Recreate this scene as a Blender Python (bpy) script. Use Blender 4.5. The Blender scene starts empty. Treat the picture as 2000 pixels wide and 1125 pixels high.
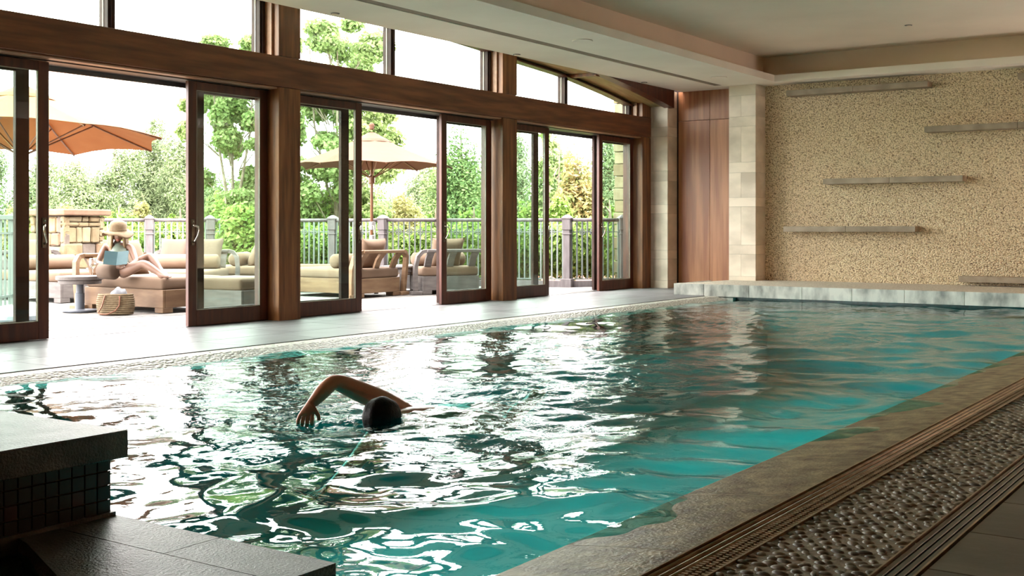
import bpy, bmesh, math, random
import numpy as np
from mathutils import Vector, Matrix, Euler
random.seed(7); np.random.seed(7)
C = bpy.context.scene.collection
PI = math.pi

# ------------------------------------------------------------------ camera, sky, light, exposure
ANG = math.atan(1562 / 2280.)
cam_d = bpy.data.cameras.new('camera'); cam = bpy.data.objects.new('camera', cam_d); C.objects.link(cam)
cam.location = (9.47, 0, 1.0); cam.rotation_euler = (PI / 2, 0, ANG)
cam_d.sensor_width = 36; cam_d.lens = 36 * 2280 / 2000.; cam_d.shift_y = -(562.5 - 447) / 2000.; cam_d.clip_end = 400
cam_d.clip_start = 0.05
bpy.context.scene.camera = cam
SC = bpy.context.scene
SC.view_settings.view_transform = 'Standard'; SC.view_settings.look = 'None'
SC.view_settings.gamma = 1; SC.view_settings.use_curve_mapping = False
SC.view_settings.exposure = 1.0
SC.cycles.max_bounces = 12; SC.cycles.diffuse_bounces = 6; SC.cycles.transparent_max_bounces = 24
SC.cycles.sample_clamp_indirect = 8; SC.cycles.caustics_reflective = False; SC.cycles.caustics_refractive = False
w = bpy.data.worlds.new('overcast_sky'); SC.world = w; w.use_nodes = True
bg = w.node_tree.nodes['Background']
bg.inputs[0].default_value = (1.0, 0.96, 0.935, 1); bg.inputs[1].default_value = 9.5
def light(name, kind, loc, rot, energy, col, **kw):
    d = bpy.data.lights.new(name, kind); d.energy = energy; d.color = col
    for k, v in kw.items(): setattr(d, k, v)
    o = bpy.data.objects.new(name, d); o.location = loc; o.rotation_euler = rot; C.objects.link(o); return o
light('sun', 'SUN', (0, 0, 20), (math.radians(38), math.radians(-22), 0), 1.3, (1, 0.95, 0.86), angle=math.radians(12))
# added portals outside the window bays: guide sky sampling, emit no light themselves
PORTALS = [(0.55, 4.75), (5.05, 9.05), (9.37, 13.3), (13.65, 17.45)]
for a_, b_ in PORTALS:
    p = light('window_portal', 'AREA', (-0.35, (a_ + b_) / 2, 1.75), (0, -PI / 2, 0), 1, (1, 1, 1), shape='RECTANGLE', size=3.5, size_y=b_ - a_)
    p.data.cycles.is_portal = True

# ------------------------------------------------------------------ helpers
def at(u, d, v=None, z=0.):
    l = (u - 1000) / 2280. * d
    if v is not None: z = 1 - (v - 447) / 2280. * d
    c, s = math.cos(ANG), math.sin(ANG)
    return Vector((9.47 + l * c - d * s, l * s + d * c, z))
def link(o, parent=None):
    C.objects.link(o)
    if parent: o.parent = parent
    return o
def tag(o, label=None, cat=None, group=None, kind=None):
    if label: o['label'] = label
    if cat: o['category'] = cat
    if group: o['group'] = group
    if kind: o['kind'] = kind
    return o
def empty(name, loc=(0, 0, 0), rz=0, label=None, cat=None, group=None, kind=None):
    o = bpy.data.objects.new(name, None); o.location = loc; o.rotation_euler = (0, 0, rz); o.empty_display_size = .1
    C.objects.link(o); return tag(o, label, cat, group, kind)
def addobj(name, me, mat=None, parent=None, loc=(0, 0, 0), rot=(0, 0, 0)):
    if mat and not len(me.materials): me.materials.append(mat)
    o = bpy.data.objects.new(name, me); o.location = loc; o.rotation_euler = rot
    return link(o, parent)
class MB:
    def __init__(s): s.bm = bmesh.new()
    def _fin(s, verts, M): bmesh.ops.transform(s.bm, matrix=M, verts=verts)
    def box(s, x0, x1, y0, y1, z0, z1, bev=0, M=None, seg=1):
        r = bmesh.ops.create_cube(s.bm, size=1); vs = r['verts']
        bmesh.ops.transform(s.bm, matrix=Matrix.Translation(((x0+x1)/2, (y0+y1)/2, (z0+z1)/2)) @ Matrix.Diagonal((x1-x0, y1-y0, z1-z0, 1)), verts=vs)
        if bev:
            es = list({e for v in vs for e in v.link_edges})
            r = bmesh.ops.bevel(s.bm, geom=es, offset=bev, segments=seg, affect='EDGES', profile=.5)
            vs = list({v for f in r['faces'] for v in f.verts} | {v for v in vs if v.is_valid})
        if M: s._fin(vs, M)
        return s
    def prism(s, pts, z0, z1, M=None):
        lo = [s.bm.verts.new((p[0], p[1], z0)) for p in pts]; hi = [s.bm.verts.new((p[0], p[1], z1)) for p in pts]
        n = len(pts); s.bm.faces.new(lo[::-1]); s.bm.faces.new(hi)
        for i in range(n): s.bm.faces.new((lo[i], lo[(i+1) % n], hi[(i+1) % n], hi[i]))
        if M: s._fin(lo + hi, M)
        return s
    def tube(s, path, r, n=8, caps=True, flat=1.0):
        P = [Vector(p) for p in path]; R = r if isinstance(r, (list, tuple)) else [r] * len(P); rings = []
        up0 = None
        for i, p in enumerate(P):
            t = ((P[i+1] - p) if i == 0 else (p - P[i-1]) if i == len(P)-1 else (P[i+1] - P[i-1])).normalized()
            if up0 is None:
                up0 = Vector((0, 0, 1)) if abs(t.z) < .9 else Vector((1, 0, 0))
            a = t.cross(up0).normalized(); b = a.cross(t).normalized(); up0 = b
            rings.append([s.bm.verts.new(p + (a * math.cos(2*PI*k/n) + b * math.sin(2*PI*k/n) * flat) * R[i]) for k in range(n)])
        for A, B in zip(rings, rings[1:]):
            for k in range(n): s.bm.faces.new((A[k], A[(k+1) % n], B[(k+1) % n], B[k]))
        if caps: s.bm.faces.new(rings[0][::-1]); s.bm.faces.new(rings[-1])
        return s
    def bar(s, path, wx, wy, side=(0, 1, 0)):      # rectangular section along a path, one side axis fixed
        P = [Vector(p) for p in path]; sd = Vector(side).normalized(); rings = []
        for i, p in enumerate(P):
            t = ((P[i+1] - p) if i == 0 else (p - P[i-1]) if i == len(P)-1 else (P[i+1] - P[i-1])).normalized()
            nrm = t.cross(sd).normalized()
            rings.append([s.bm.verts.new(p + nrm * wx/2 * a + sd * wy/2 * b) for a, b in ((-1, -1), (1, -1), (1, 1), (-1, 1))])
        for A, B in zip(rings, rings[1:]):
            for k in range(4): s.bm.faces.new((A[k], A[(k+1) % 4], B[(k+1) % 4], B[k]))
        s.bm.faces.new(rings[0][::-1]); s.bm.faces.new(rings[-1]); return s
    def lathe(s, prof, n=24, M=None, sx=1, sy=1):
        rings = []; allv = []
        for r, z in prof:
            ring = [s.bm.verts.new((r*sx*math.cos(2*PI*k/n), r*sy*math.sin(2*PI*k/n), z)) for k in range(n)]
            rings.append(ring); allv += ring
        for A, B in zip(rings, rings[1:]):
            for k in range(n): s.bm.faces.new((A[k], A[(k+1) % n], B[(k+1) % n], B[k]))
        if prof[0][0] > 1e-5: s.bm.faces.new(rings[0][::-1])
        if prof[-1][0] > 1e-5: s.bm.faces.new(rings[-1])
        if M: s._fin(allv, M)
        return s
    def sphere(s, c, r, sub=2, sc=(1, 1, 1), M=None):
        v = bmesh.ops.create_icosphere(s.bm, subdivisions=sub, radius=r)['verts']
        s._fin(v, (M or Matrix.Translation(c)) @ Matrix.Diagonal((*sc, 1))); return s
    def mesh(s, name, smooth=False):
        bmesh.ops.remove_doubles(s.bm, verts=s.bm.verts, dist=1e-6) if smooth else None
        bmesh.ops.recalc_face_normals(s.bm, faces=s.bm.faces)
        me = bpy.data.meshes.new(name); s.bm.to_mesh(me); s.bm.free()
        if smooth: me.polygons.foreach_set('use_smooth', [True] * len(me.polygons))
        return me
    def build(s, name, mat, parent=None, loc=(0, 0, 0), rot=(0, 0, 0), smooth=False, **kw):
        o = addobj(name, s.mesh(name, smooth), mat, parent, loc, rot)
        tag(o, kw.get('label'), kw.get('cat'), kw.get('group'), kw.get('kind')); return o
def npmesh(name, V, F, mat, parent=None, smooth=False):
    me = bpy.data.meshes.new(name); V = np.asarray(V, np.float32); F = np.asarray(F, np.int32)
    n, k = F.shape
    me.vertices.add(len(V)); me.vertices.foreach_set('co', V.ravel())
    me.loops.add(n * k); me.loops.foreach_set('vertex_index', F.ravel())
    me.polygons.add(n); me.polygons.foreach_set('loop_start', np.arange(0, n*k, k, dtype=np.int32))
    me.polygons.foreach_set('use_smooth', np.full(n, smooth)); me.update(calc_edges=True); me.validate()
    return addobj(name, me, mat, parent)
def copy_tree(o, parent=None, level=0):
    c = o.copy(); C.objects.link(c); c.parent = parent
    for ch in list(o.children): copy_tree(ch, c, level + 1)
    return c

# ------------------------------------------------------------------ materials
MATS = {}
def mat(name, c1, c2=None, scale=4, rough=.6, bump=0, bscale=None, stretch=(1, 1, 1), metal=0, spec=.5, rnd=0, detail=6, lo=.35, hi=.65, c3=None, coat=0, island=False, trans=0):
    m = bpy.data.materials.new(name); m.use_nodes = True; nt = m.node_tree; N = nt.nodes; L = nt.links
    b = N['Principled BSDF']; b.inputs['Roughness'].default_value = rough; b.inputs['Metallic'].default_value = metal
    b.inputs['Specular IOR Level'].default_value = spec; b.inputs['Coat Weight'].default_value = coat; b.inputs['Coat Roughness'].default_value = .08
    tc = N.new('ShaderNodeTexCoord'); mp = N.new('ShaderNodeMapping'); mp.inputs['Scale'].default_value = stretch
    L.new(tc.outputs['Object'], mp.inputs['Vector'])
    oi = N.new('ShaderNodeObjectInfo')
    if rnd:
        vm = N.new('ShaderNodeVectorMath'); vm.operation = 'MULTIPLY_ADD'
        L.new(oi.outputs['Random'], vm.inputs[0]); vm.inputs[1].default_value = (37, 53, 71)
        L.new(mp.outputs[0], vm.inputs[2]); vec = vm.outputs[0]
    else: vec = mp.outputs[0]
    col = None
    if c2 is not None:
        no = N.new('ShaderNodeTexNoise'); no.inputs['Scale'].default_value = scale; no.inputs['Detail'].default_value = detail
        L.new(vec, no.inputs['Vector'])
        cr = N.new('ShaderNodeValToRGB'); L.new(no.outputs[0], cr.inputs[0])
        cr.color_ramp.elements[0].position = lo; cr.color_ramp.elements[0].color = (*c1, 1)
        cr.color_ramp.elements[1].position = hi; cr.color_ramp.elements[1].color = (*c2, 1)
        if c3: e = cr.color_ramp.elements.new((lo + hi) / 2); e.color = (*c3, 1)
        if island:
            gi = N.new('ShaderNodeNewGeometry'); mx = N.new('ShaderNodeMath'); mx.operation = 'MULTIPLY_ADD'
            L.new(gi.outputs['Random Per Island'], mx.inputs[0]); mx.inputs[1].default_value = .5
            m2 = N.new('ShaderNodeMath'); m2.operation = 'SUBTRACT'; L.new(no.outputs[0], m2.inputs[0]); m2.inputs[1].default_value = .25
            L.new(m2.outputs[0], mx.inputs[2]); L.new(mx.outputs[0], cr.inputs[0])
        col = cr.outputs[0]
        if rnd:
            hs = N.new('ShaderNodeHueSaturation'); mr = N.new('ShaderNodeMapRange')
            mr.inputs['To Min'].default_value = 1 - rnd; mr.inputs['To Max'].default_value = 1 + rnd
            L.new(oi.outputs['Random'], mr.inputs[0]); L.new(mr.outputs[0], hs.inputs['Value']); L.new(col, hs.inputs['Color']); col = hs.outputs[0]
        L.new(col, b.inputs['Base Color'])
    else: b.inputs['Base Color'].default_value = (*c1, 1)
    if bump:
        n2 = N.new('ShaderNodeTexNoise'); n2.inputs['Scale'].default_value = bscale or scale * 4; n2.inputs['Detail'].default_value = 4
        L.new(vec, n2.inputs['Vector']); bp = N.new('ShaderNodeBump'); bp.inputs['Strength'].default_value = bump; bp.inputs['Distance'].default_value = .01
        L.new(n2.outputs[0], bp.inputs['Height']); L.new(bp.outputs[0], b.inputs['Normal'])
    if trans:
        t = N.new('ShaderNodeBsdfTranslucent'); mx = N.new('ShaderNodeMixShader'); mx.inputs[0].default_value = trans
        if col: L.new(col, t.inputs[0])
        else: t.inputs[0].default_value = (*c1, 1)
        L.new(b.outputs[0], mx.inputs[1]); L.new(t.outputs[0], mx.inputs[2]); L.new(mx.outputs[0], N['Material Output'].inputs[0])
    MATS[name] = m; return m
wood_post = mat('wood_post', (0.114, 0.035, 0.010), (0.300, 0.109, 0.035), 1.6, .45, .08, 30, stretch=(9, 9, .8), rnd=.15)
wood_beam = mat('wood_beam', (0.111, 0.033, 0.010), (0.257, 0.089, 0.033), 1.6, .5, .08, 30, stretch=(5, .8, 9), rnd=.1)
wood_door = mat('wood_door', (0.049, 0.010, 0.005), (0.106, 0.026, 0.012), 2, .4, .06, 30, stretch=(8, 8, .9), rnd=.15)
wood_panel = mat('wood_panel', (0.240, 0.077, 0.028), (0.425, 0.176, 0.075), 1.3, .42, .05, 40, stretch=(9, 9, .5), rnd=.12)
wood_light = mat('wood_soffit', (.25, .17, .07), (.4, .3, .15), 2, .5, .05, stretch=(6, .8, 6))
bead = mat('bead_light', (.30, .15, .08), (.42, .22, .13), 3, .45, stretch=(5, .5, 5))
track = mat('track_metal', (.045, .04, .038), rough=.4, metal=.3)
dark_frame = mat('dark_frame', (.022, .010, .008), (.045, .022, .017), 6, .6, spec=.2)
glazing_bead = mat('glazing_bead', (.30, .26, .2), rough=.5)
alu = mat('grey_frame', (.12, .12, .13), rough=.4, metal=.5)
bronze = mat('bronze_plate', (.11, .09, .07), (.2, .165, .125), 20, .35, metal=.8)
nickel = mat('lever_metal', (.55, .5, .42), rough=.22, metal=1)
plaster = mat('plaster', (0.806, 0.720, 0.630), (0.869, 0.780, 0.689), 1.2, .85, .03, 60)
plaster2 = mat('plaster_raised', (0.739, 0.610, 0.484), (0.806, 0.670, 0.539), .8, .9, .04, 60)
stone_lt = mat('limestone', (0.589, 0.491, 0.385), (0.845, 0.714, 0.583), 1.6, .6, .06, 25, rnd=.05, stretch=(1, 1, 1.8))
deck_tile = mat('deck_tile', (0.118, 0.113, 0.116), (0.175, 0.168, 0.175), 1.1, .42, .05, 16, rnd=.07, stretch=(2, 1, 1), spec=.22)
dark_tile = mat('slate_tile', (0.029, 0.024, 0.016), (0.117, 0.099, 0.068), 1.9, .42, .12, 18, rnd=.12, c3=(.06, .05, .034))
ledge_stone = mat('ledge_stone', (.24, .24, .22), (.72, .70, .64), 3.2, .5, .1, 30, rnd=.1, c3=(.5, .49, .45), lo=.3, hi=.62, stretch=(2, 1, 1))
coping_m = mat('wet_coping', (.075, .032, .017), (.34, .26, .14), 11, .42, .5, 60, rnd=.08, c3=(.19, .15, .08), detail=12, spec=.35, lo=.3, hi=.7)
slab_m = mat('slab_stone', (.03, .026, .021), (.12, .11, .095), 5, .38, .5, 110, rnd=.1, spec=.45, detail=10)
grout = mat('grout', (.11, .085, .04), (.16, .13, .07), 30, .8)
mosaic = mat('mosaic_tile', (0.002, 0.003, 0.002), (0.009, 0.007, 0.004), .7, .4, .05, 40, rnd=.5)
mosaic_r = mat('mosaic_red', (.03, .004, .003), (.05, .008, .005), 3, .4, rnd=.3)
concrete = mat('mortar', (0.198, 0.154, 0.105), (0.337, 0.277, 0.198), 12, .4, .6, 70)
pebble_m = mat('pebble', (.06, .042, .024), (.20, .155, .095), 9, .48, .1, 60, island=True)
steel = mat('grate_bar', (0.247, 0.164, 0.090), (0.405, 0.281, 0.175), 10, .28, metal=.55)
grate_d = mat('grate_dark', (.035, .037, .028), (.07, .07, .055), 10, .35, metal=.3)
black = mat('black_slot', (.006, .006, .006), rough=.8)
shelf_m = mat('shelf_stone', (0.240, 0.184, 0.125), (0.372, 0.292, 0.210), 5, .6, .05, rnd=.06)
teak = mat('teak', (0.129, 0.069, 0.033), (0.198, 0.119, 0.061), 2.2, .6, .1, 30, stretch=(1.2, 1.2, 6), rnd=.06)
teak_grey = mat('weathered_teak', (0.097, 0.084, 0.080), (0.152, 0.135, 0.128), 3, .75, .15, 30, stretch=(1.2, 1.2, 6), rnd=.06)
cush = mat('tan_cushion', (0.144, 0.093, 0.061), (0.172, 0.113, 0.076), 3, .9, .15, 8)
cush_d = mat('dark_tan_cushion', (.095, .064, .045), (.12, .082, .058), 3, .9, .15, 8)
plank_m = mat('patio_plank', (0.176, 0.165, 0.155), (0.284, 0.274, 0.258), 1.5, .75, .1, 20, rnd=.1, stretch=(8, .6, 1))
fence_m = mat('fence_bar', (0.136, 0.155, 0.146), rough=.5)
fence_p = mat('fence_wood', (0.083, 0.069, 0.072), (0.124, 0.107, 0.110), 4, .7, .1, stretch=(4, 4, 1))
rock = [mat('field_stone_%s' % k, a, b, 5, .85, .4, 18, rnd=.15) for k, a, b in (('tan', (0.135, 0.094, 0.045), (0.206, 0.157, 0.086)), ('cream', (0.172, 0.135, 0.075), (0.232, 0.194, 0.120)), ('rust', (0.112, 0.063, 0.037), (0.168, 0.105, 0.063)), ('grey', (0.097, 0.075, 0.060), (0.143, 0.116, 0.094)))]
canvas = mat('umbrella_canvas', (0.306, 0.139, 0.053), (0.348, 0.171, 0.069), 2, .85, .05, trans=.4)
canvas2 = mat('umbrella_canvas_pale', (0.139, 0.069, 0.041), (0.161, 0.081, 0.049), 2, .85, .05, trans=.4)
pole_m = mat('umbrella_pole', (0.156, 0.068, 0.031), (0.208, 0.099, 0.047), 5, .4, stretch=(4, 4, .5))
white_m = mat('white_plastic', (0.250, 0.250, 0.250), rough=.4)
grey_m = mat('painted_grey', (0.086, 0.099, 0.122), (0.109, 0.122, 0.150), 4, .5)
straw = mat('straw', (0.142, 0.099, 0.053), (0.205, 0.153, 0.087), 30, .8, .5, 60)
hat_m = mat('hat_straw', (0.157, 0.109, 0.058), (0.194, 0.140, 0.079), 26, .8, .3, 80)
leather = mat('leather', (0.187, 0.068, 0.031), rough=.5)
towel = mat('towel', (0.249, 0.271, 0.308), (0.308, 0.325, 0.353), 8, .95, .3)
cover_m = mat('book_cover', (0.037, 0.093, 0.108), (0.049, 0.108, 0.123), 8, .6)
page_m = mat('paper', (0.364, 0.354, 0.312), rough=.8)
skin_w = mat('skin', (0.190, 0.103, 0.072), (0.208, 0.120, 0.084), 6, .5)
skin_m = mat('tan_skin', (.36, .135, .07), (.46, .19, .105), 8, .32, .05, 30)
nail_m = mat('red_nails', (.35, .02, .03), rough=.3)
suit = mat('swimsuit', (0.173, 0.229, 0.184), (0.201, 0.253, 0.208), 20, .7, .15)
hair_b = mat('blonde_hair', (0.172, 0.109, 0.050), (0.253, 0.177, 0.090), 10, .5, .4, 60, stretch=(4, 4, .5))
hair_d = mat('dark_hair', (0.004, 0.002, 0.002), (0.009, 0.005, 0.004), 18, .5, .4, 60, spec=.12)
lip = mat('lips', (.42, .12, .1), rough=.4)
bark = mat('bark', (.10, .075, .05), (.2, .16, .12), 8, .9, .4)
mulch = mat('mulch', (.20, .06, .035), (.34, .13, .08), 12, .95, .8, 30)
grass = mat('lawn', (.10, .19, .035), (.2, .32, .07), 3, .95, .4, 60)
def leafmat(n, a, b, tr=.35): return mat(n, a, b, 1.2, .55, island=True, trans=tr, spec=.25, lo=.25, hi=.75)
lf_maple = leafmat('leaf_maple', (0.108, 0.170, 0.044), (0.268, 0.339, 0.134), .45)
lf_vine = leafmat('leaf_vine', (0.084, 0.168, 0.026), (0.251, 0.353, 0.084), .4)
lf_pine = leafmat('leaf_pine', (0.087, 0.125, 0.057), (0.231, 0.280, 0.144), .25)
lf_dark = leafmat('leaf_dark', (0.067, 0.116, 0.039), (0.193, 0.260, 0.097), .3)
lf_gold = leafmat('leaf_gold', (0.186, 0.204, 0.065), (0.390, 0.352, 0.158), .4)
lf_red = leafmat('leaf_bronze', (0.120, 0.167, 0.046), (0.390, 0.288, 0.130), .4)
# pebbled wall: packed small pebbles with dark gaps
def pebblewall(name, scale, a, b, gap, strength=.9, rough=.7, thr=.02):
    m = bpy.data.materials.new(name); m.use_nodes = True; nt = m.node_tree; N = nt.nodes; L = nt.links; p = N['Principled BSDF']
    p.inputs['Roughness'].default_value = rough
    tc = N.new('ShaderNodeTexCoord'); mp = N.new('ShaderNodeMapping'); mp.inputs['Scale'].default_value = (1, 1, 1.25); L.new(tc.outputs['Object'], mp.inputs[0])
    v = N.new('ShaderNodeTexVoronoi'); v.inputs['Scale'].default_value = scale; L.new(mp.outputs[0], v.inputs['Vector'])
    cr = N.new('ShaderNodeValToRGB'); L.new(v.outputs['Color'], cr.inputs[0])
    cr.color_ramp.elements[0].color = (*a, 1); cr.color_ramp.elements[1].color = (*b, 1)
    no = N.new('ShaderNodeTexNoise'); no.inputs['Scale'].default_value = scale * 1.1; no.inputs['Detail'].default_value = 2; L.new(tc.outputs['Object'], no.inputs['Vector'])
    sm = N.new('ShaderNodeMapRange'); L.new(v.outputs['Distance'], sm.inputs[0]); sm.inputs['From Min'].default_value = .42; sm.inputs['From Max'].default_value = .72
    mm = N.new('ShaderNodeMath'); mm.operation = 'MULTIPLY'; L.new(sm.outputs[0], mm.inputs[0])
    s2 = N.new('ShaderNodeMapRange'); L.new(no.outputs[0], s2.inputs[0]); s2.inputs['From Min'].default_value = .36; s2.inputs['From Max'].default_value = .66
    L.new(s2.outputs[0], mm.inputs[1])
    mx = N.new('ShaderNodeMix'); mx.data_type = 'RGBA'; L.new(mm.outputs[0], mx.inputs['Factor']); L.new(cr.outputs[0], mx.inputs['A']); mx.inputs['B'].default_value = (*gap, 1)
    L.new(mx.outputs['Result'], p.inputs['Base Color'])
    bp = N.new('ShaderNodeBump'); bp.invert = True; bp.inputs['Strength'].default_value = strength; bp.inputs['Distance'].default_value = .02
    L.new(v.outputs['Distance'], bp.inputs['Height']); L.new(bp.outputs[0], p.inputs['Normal'])
    return m
wall_peb = pebblewall('pebble_wall', 46, (.60, .42, .235), (1.0, .82, .57), (.10, .045, .022))
strip_peb = pebblewall('pebble_strip', 38, (.34, .31, .26), (.58, .55, .48), (.13, .11, .09), .7, .45)
bench_peb = pebblewall('pebble_bench', 45, (.52, .46, .38), (.78, .71, .60), (.35, .28, .22), .6)
def schlick(nt, f0, normal=None):
    N = nt.nodes; L = nt.links; lw = N.new('ShaderNodeLayerWeight'); lw.inputs[0].default_value = .5
    if normal: L.new(normal, lw.inputs['Normal'])
    p = N.new('ShaderNodeMath'); p.operation = 'POWER'; p.inputs[1].default_value = 5; L.new(lw.outputs['Facing'], p.inputs[0])
    m = N.new('ShaderNodeMath'); m.operation = 'MULTIPLY_ADD'; m.inputs[1].default_value = 1 - f0; m.inputs[2].default_value = f0; L.new(p.outputs[0], m.inputs[0]); return m.outputs[0]
def glass_mat():
    m = bpy.data.materials.new('pane_glass'); m.use_nodes = True; nt = m.node_tree; N = nt.nodes; L = nt.links; N.remove(N['Principled BSDF'])
    t = N.new('ShaderNodeBsdfTransparent'); t.inputs[0].default_value = (.9, .965, .935, 1)
    g = N.new('ShaderNodeBsdfGlossy'); g.inputs['Roughness'].default_value = 0; mx = N.new('ShaderNodeMixShader')
    L.new(schlick(nt, .03), mx.inputs[0]); L.new(t.outputs[0], mx.inputs[1]); L.new(g.outputs[0], mx.inputs[2]); L.new(mx.outputs[0], N['Material Output'].inputs[0]); return m
glass = glass_mat()
def water_mat():
    m = bpy.data.materials.new('pool_water'); m.use_nodes = True; nt = m.node_tree; N = nt.nodes; L = nt.links; N.remove(N['Principled BSDF'])
    tc = N.new('ShaderNodeTexCoord'); at_ = N.new('ShaderNodeAttribute'); at_.attribute_name = 'chop'
    n1 = N.new('ShaderNodeTexNoise'); n1.inputs['Scale'].default_value = 24; n1.inputs['Detail'].default_value = 3; n1.inputs['Distortion'].default_value = .6
    L.new(tc.outputs['Object'], n1.inputs['Vector'])
    b1 = N.new('ShaderNodeBump'); b1.inputs['Distance'].default_value = .006; L.new(n1.outputs[0], b1.inputs['Height']); L.new(at_.outputs['Fac'], b1.inputs['Strength'])
    g = N.new('ShaderNodeBsdfGlossy'); g.inputs['Roughness'].default_value = 0.0; L.new(b1.outputs[0], g.inputs['Normal'])
    t = N.new('ShaderNodeBsdfTransparent'); t.inputs[0].default_value = (.40, .92, .90, 1)
    mx = N.new('ShaderNodeMixShader'); L.new(schlick(nt, .025, b1.outputs[0]), mx.inputs[0]); L.new(t.outputs[0], mx.inputs[1]); L.new(g.outputs[0], mx.inputs[2])
    L.new(mx.outputs[0], N['Material Output'].inputs[0]); return m
water = water_mat()
basin_m = mat('basin_plaster', (0.009, 0.354, 0.393), (0.018, 0.495, 0.543), 1.2, .7, .1, 6)
wine = mat('wine_glass', (.85, .87, .88), rough=.05, spec=.8, trans=.0)
def clear_mat(name, tint):
    m = bpy.data.materials.new(name); m.use_nodes = True; nt = m.node_tree; N = nt.nodes; L = nt.links; N.remove(N['Principled BSDF'])
    lw = N.new('ShaderNodeLayerWeight'); lw.inputs[0].default_value = .35; t = N.new('ShaderNodeBsdfTransparent'); t.inputs[0].default_value = (*tint, 1)
    g = N.new('ShaderNodeBsdfGlossy'); g.inputs['Roughness'].default_value = .02; mx = N.new('ShaderNodeMixShader')
    L.new(lw.outputs['Facing'], mx.inputs[0]); L.new(t.outputs[0], mx.inputs[1]); L.new(g.outputs[0], mx.inputs[2]); L.new(mx.outputs[0], N['Material Output'].inputs[0]); return m
glass_c = clear_mat('stemware', (.93, .94, .95)); wine_c = clear_mat('white_wine', (.95, .93, .8))

# ------------------------------------------------------------------ room shell
YN, YF, XR = -4.0, 18.1, 13.0
def S(name, label, cat, loc=(0, 0, 0)): return empty(name, loc, 0, label, cat, kind='structure')
# floor: slab below tiles plus tiles one by one
fl = S('floor', 'pale stone tiled pool deck beside the doors and darker slate tiles at the right', 'floor')
m = MB()
m.box(-.12, 2.0, YN, 16.06, -.3, -.012); m.box(-.12, 1.95, 16.06, YF, -.3, -.012)
m.box(7.36, XR, YN, 16.06, -1.6, -.14); m.box(7.87, 8.03, YN, 16.06, -.14, -.05); m.box(8.03, 8.42, YN, 16.06, -.14, -.014)
m.box(8.42, 8.53, YN, 16.06, -.14, -.05); m.box(8.53, XR, YN, 16.06, -.14, -.012)
m.box(-.12, 7.06, YN, -3.9, -1.6, -.012)
m.build('subfloor', grout, fl)
_tc = {}
def tile(name, sx, sy, th, mt, parent, loc, bev=.002):
    k = (round(sx, 3), round(sy, 3), round(th, 3), mt.name)
    if k not in _tc:
        mb = MB(); mb.box(-sx/2, sx/2, -sy/2, sy/2, -th, 0, bev); _tc[k] = mb.mesh(name)
    return addobj(name, _tc[k], mt, parent, loc)
def tile_yz(name, sy, sz, th, mt, parent, loc, rz=0):     # upright tile, face towards +X at the location
    k = ('v', round(sy, 3), round(sz, 3), round(th, 3), mt.name)
    if k not in _tc:
        mb = MB(); mb.box(-th, 0, -sy/2, sy/2, -sz/2, sz/2, .0015); _tc[k] = mb.mesh(name)
    return addobj(name, _tc[k], mt, parent, loc, (0, 0, rz))
for i, (x0, x1) in enumerate(((.0, .66), (.66, 1.32), (1.32, 1.975))):
    y = 3.0 - 1.0 * .3 * i
    while y < 18.0:
        e = min(y + .91, 18.05)
        tile('tile', x1 - x0 - .005, e - y - .005, .03, deck_tile, fl, ((x0 + x1)/2, (y + e)/2, 0)); y += .91
y = 3.05 - 1.02 * 4
while y < 16:
    for (x0, x1) in ((8.535, 9.3), (9.3, 10.2), (10.2, 11.1), (11.1, 12.0), (12.0, 12.95)):
        if x0 > 9.4 and y > 9: continue
        tile('tile', x1 - x0 - .006, .5, .03, dark_tile, fl, ((x0 + x1)/2, y + .25 + .006, 0))
    y += .506
MB().box(1.978, 2.0, 3, 16.0, -.03, -.02).build('drain_slot', black, fl)
# pebbled strips
st = MB()
st.prism([(2.0, -.3), (2.0, -.004), (2.17, -.004), (2.42, -.075), (2.42, -.3)], -3, 16.06, Matrix(((1, 0, 0, 0), (0, 0, 1, 0), (0, 1, 0, 0), (0, 0, 0, 1))))
st.build('pool_edge_strip', strip_peb, None, label='wet pebbled strip sloping into the water along the door side', cat='pool edge', kind='structure')
# right coping: one slab after another, sloping under the water
cp = S('pool_coping', 'wet mottled stone coping sloping into the water beside the steel grate', 'coping')
y = -3.0
while y < 16.0:
    e = min(y + .9, 16.04)
    mb = MB(); mb.prism([(7.33, -.3), (7.33, -.10), (7.43, -.05), (7.55, -.034), (7.8, -.008), (7.868, -.004), (7.868, -.3)], y + .002, e - .002, Matrix(((1, 0, 0, 0), (0, 0, 1, 0), (0, 1, 0, 0), (0, 0, 0, 1))))
    mb.build('coping_slab', coping_m, cp, smooth=False); y += .9
# grates
g1 = empty('pool_grate', (0, 0, 0), 0, 'brown metal overflow grate of parallel bars between coping and pebbled band', 'grate', kind='structure')
for k in range(6):
    x = 7.884 + k * .0262
    MB().tube([(x, YN + .2, -.014), (x, 16.0, -.014)], .0092, 8, flat=1.0).build('grate_bar', steel, g1, smooth=True)
V, F = [], []
cube = np.array([(a, b, c) for a in (-1, 1) for b in (-1, 1) for c in (-1, 1)], float) * .5
cf = np.array([(0, 1, 3, 2), (4, 6, 7, 5), (0, 4, 5, 1), (2, 3, 7, 6), (0, 2, 6, 4), (1, 5, 7, 3)])
n = 0
for k in (3, 4, 5):
    x = 7.884 + k * .0262
    for y in np.arange(2.6, 9.5, .024):
        V.append(cube * (.0185, .011, .0195) + (x, y + .006*(k % 2)*2, -.0135)); F.append(cf + 8 * n); n += 1
tag(npmesh('grate_rib', np.concatenate(V), np.concatenate(F), steel, g1), kind='stuff')
MB().box(7.868, 7.874, YN, 16.04, -.05, .0).box(8.028, 8.036, YN, 16.04, -.05, .002).build('grate_frame', steel, g1)
g2 = empty('floor_drain_grate', (0, 0, 0), 0, 'narrow dark slotted drain between pebbled band and slate floor', 'grate', kind='structure')
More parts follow.
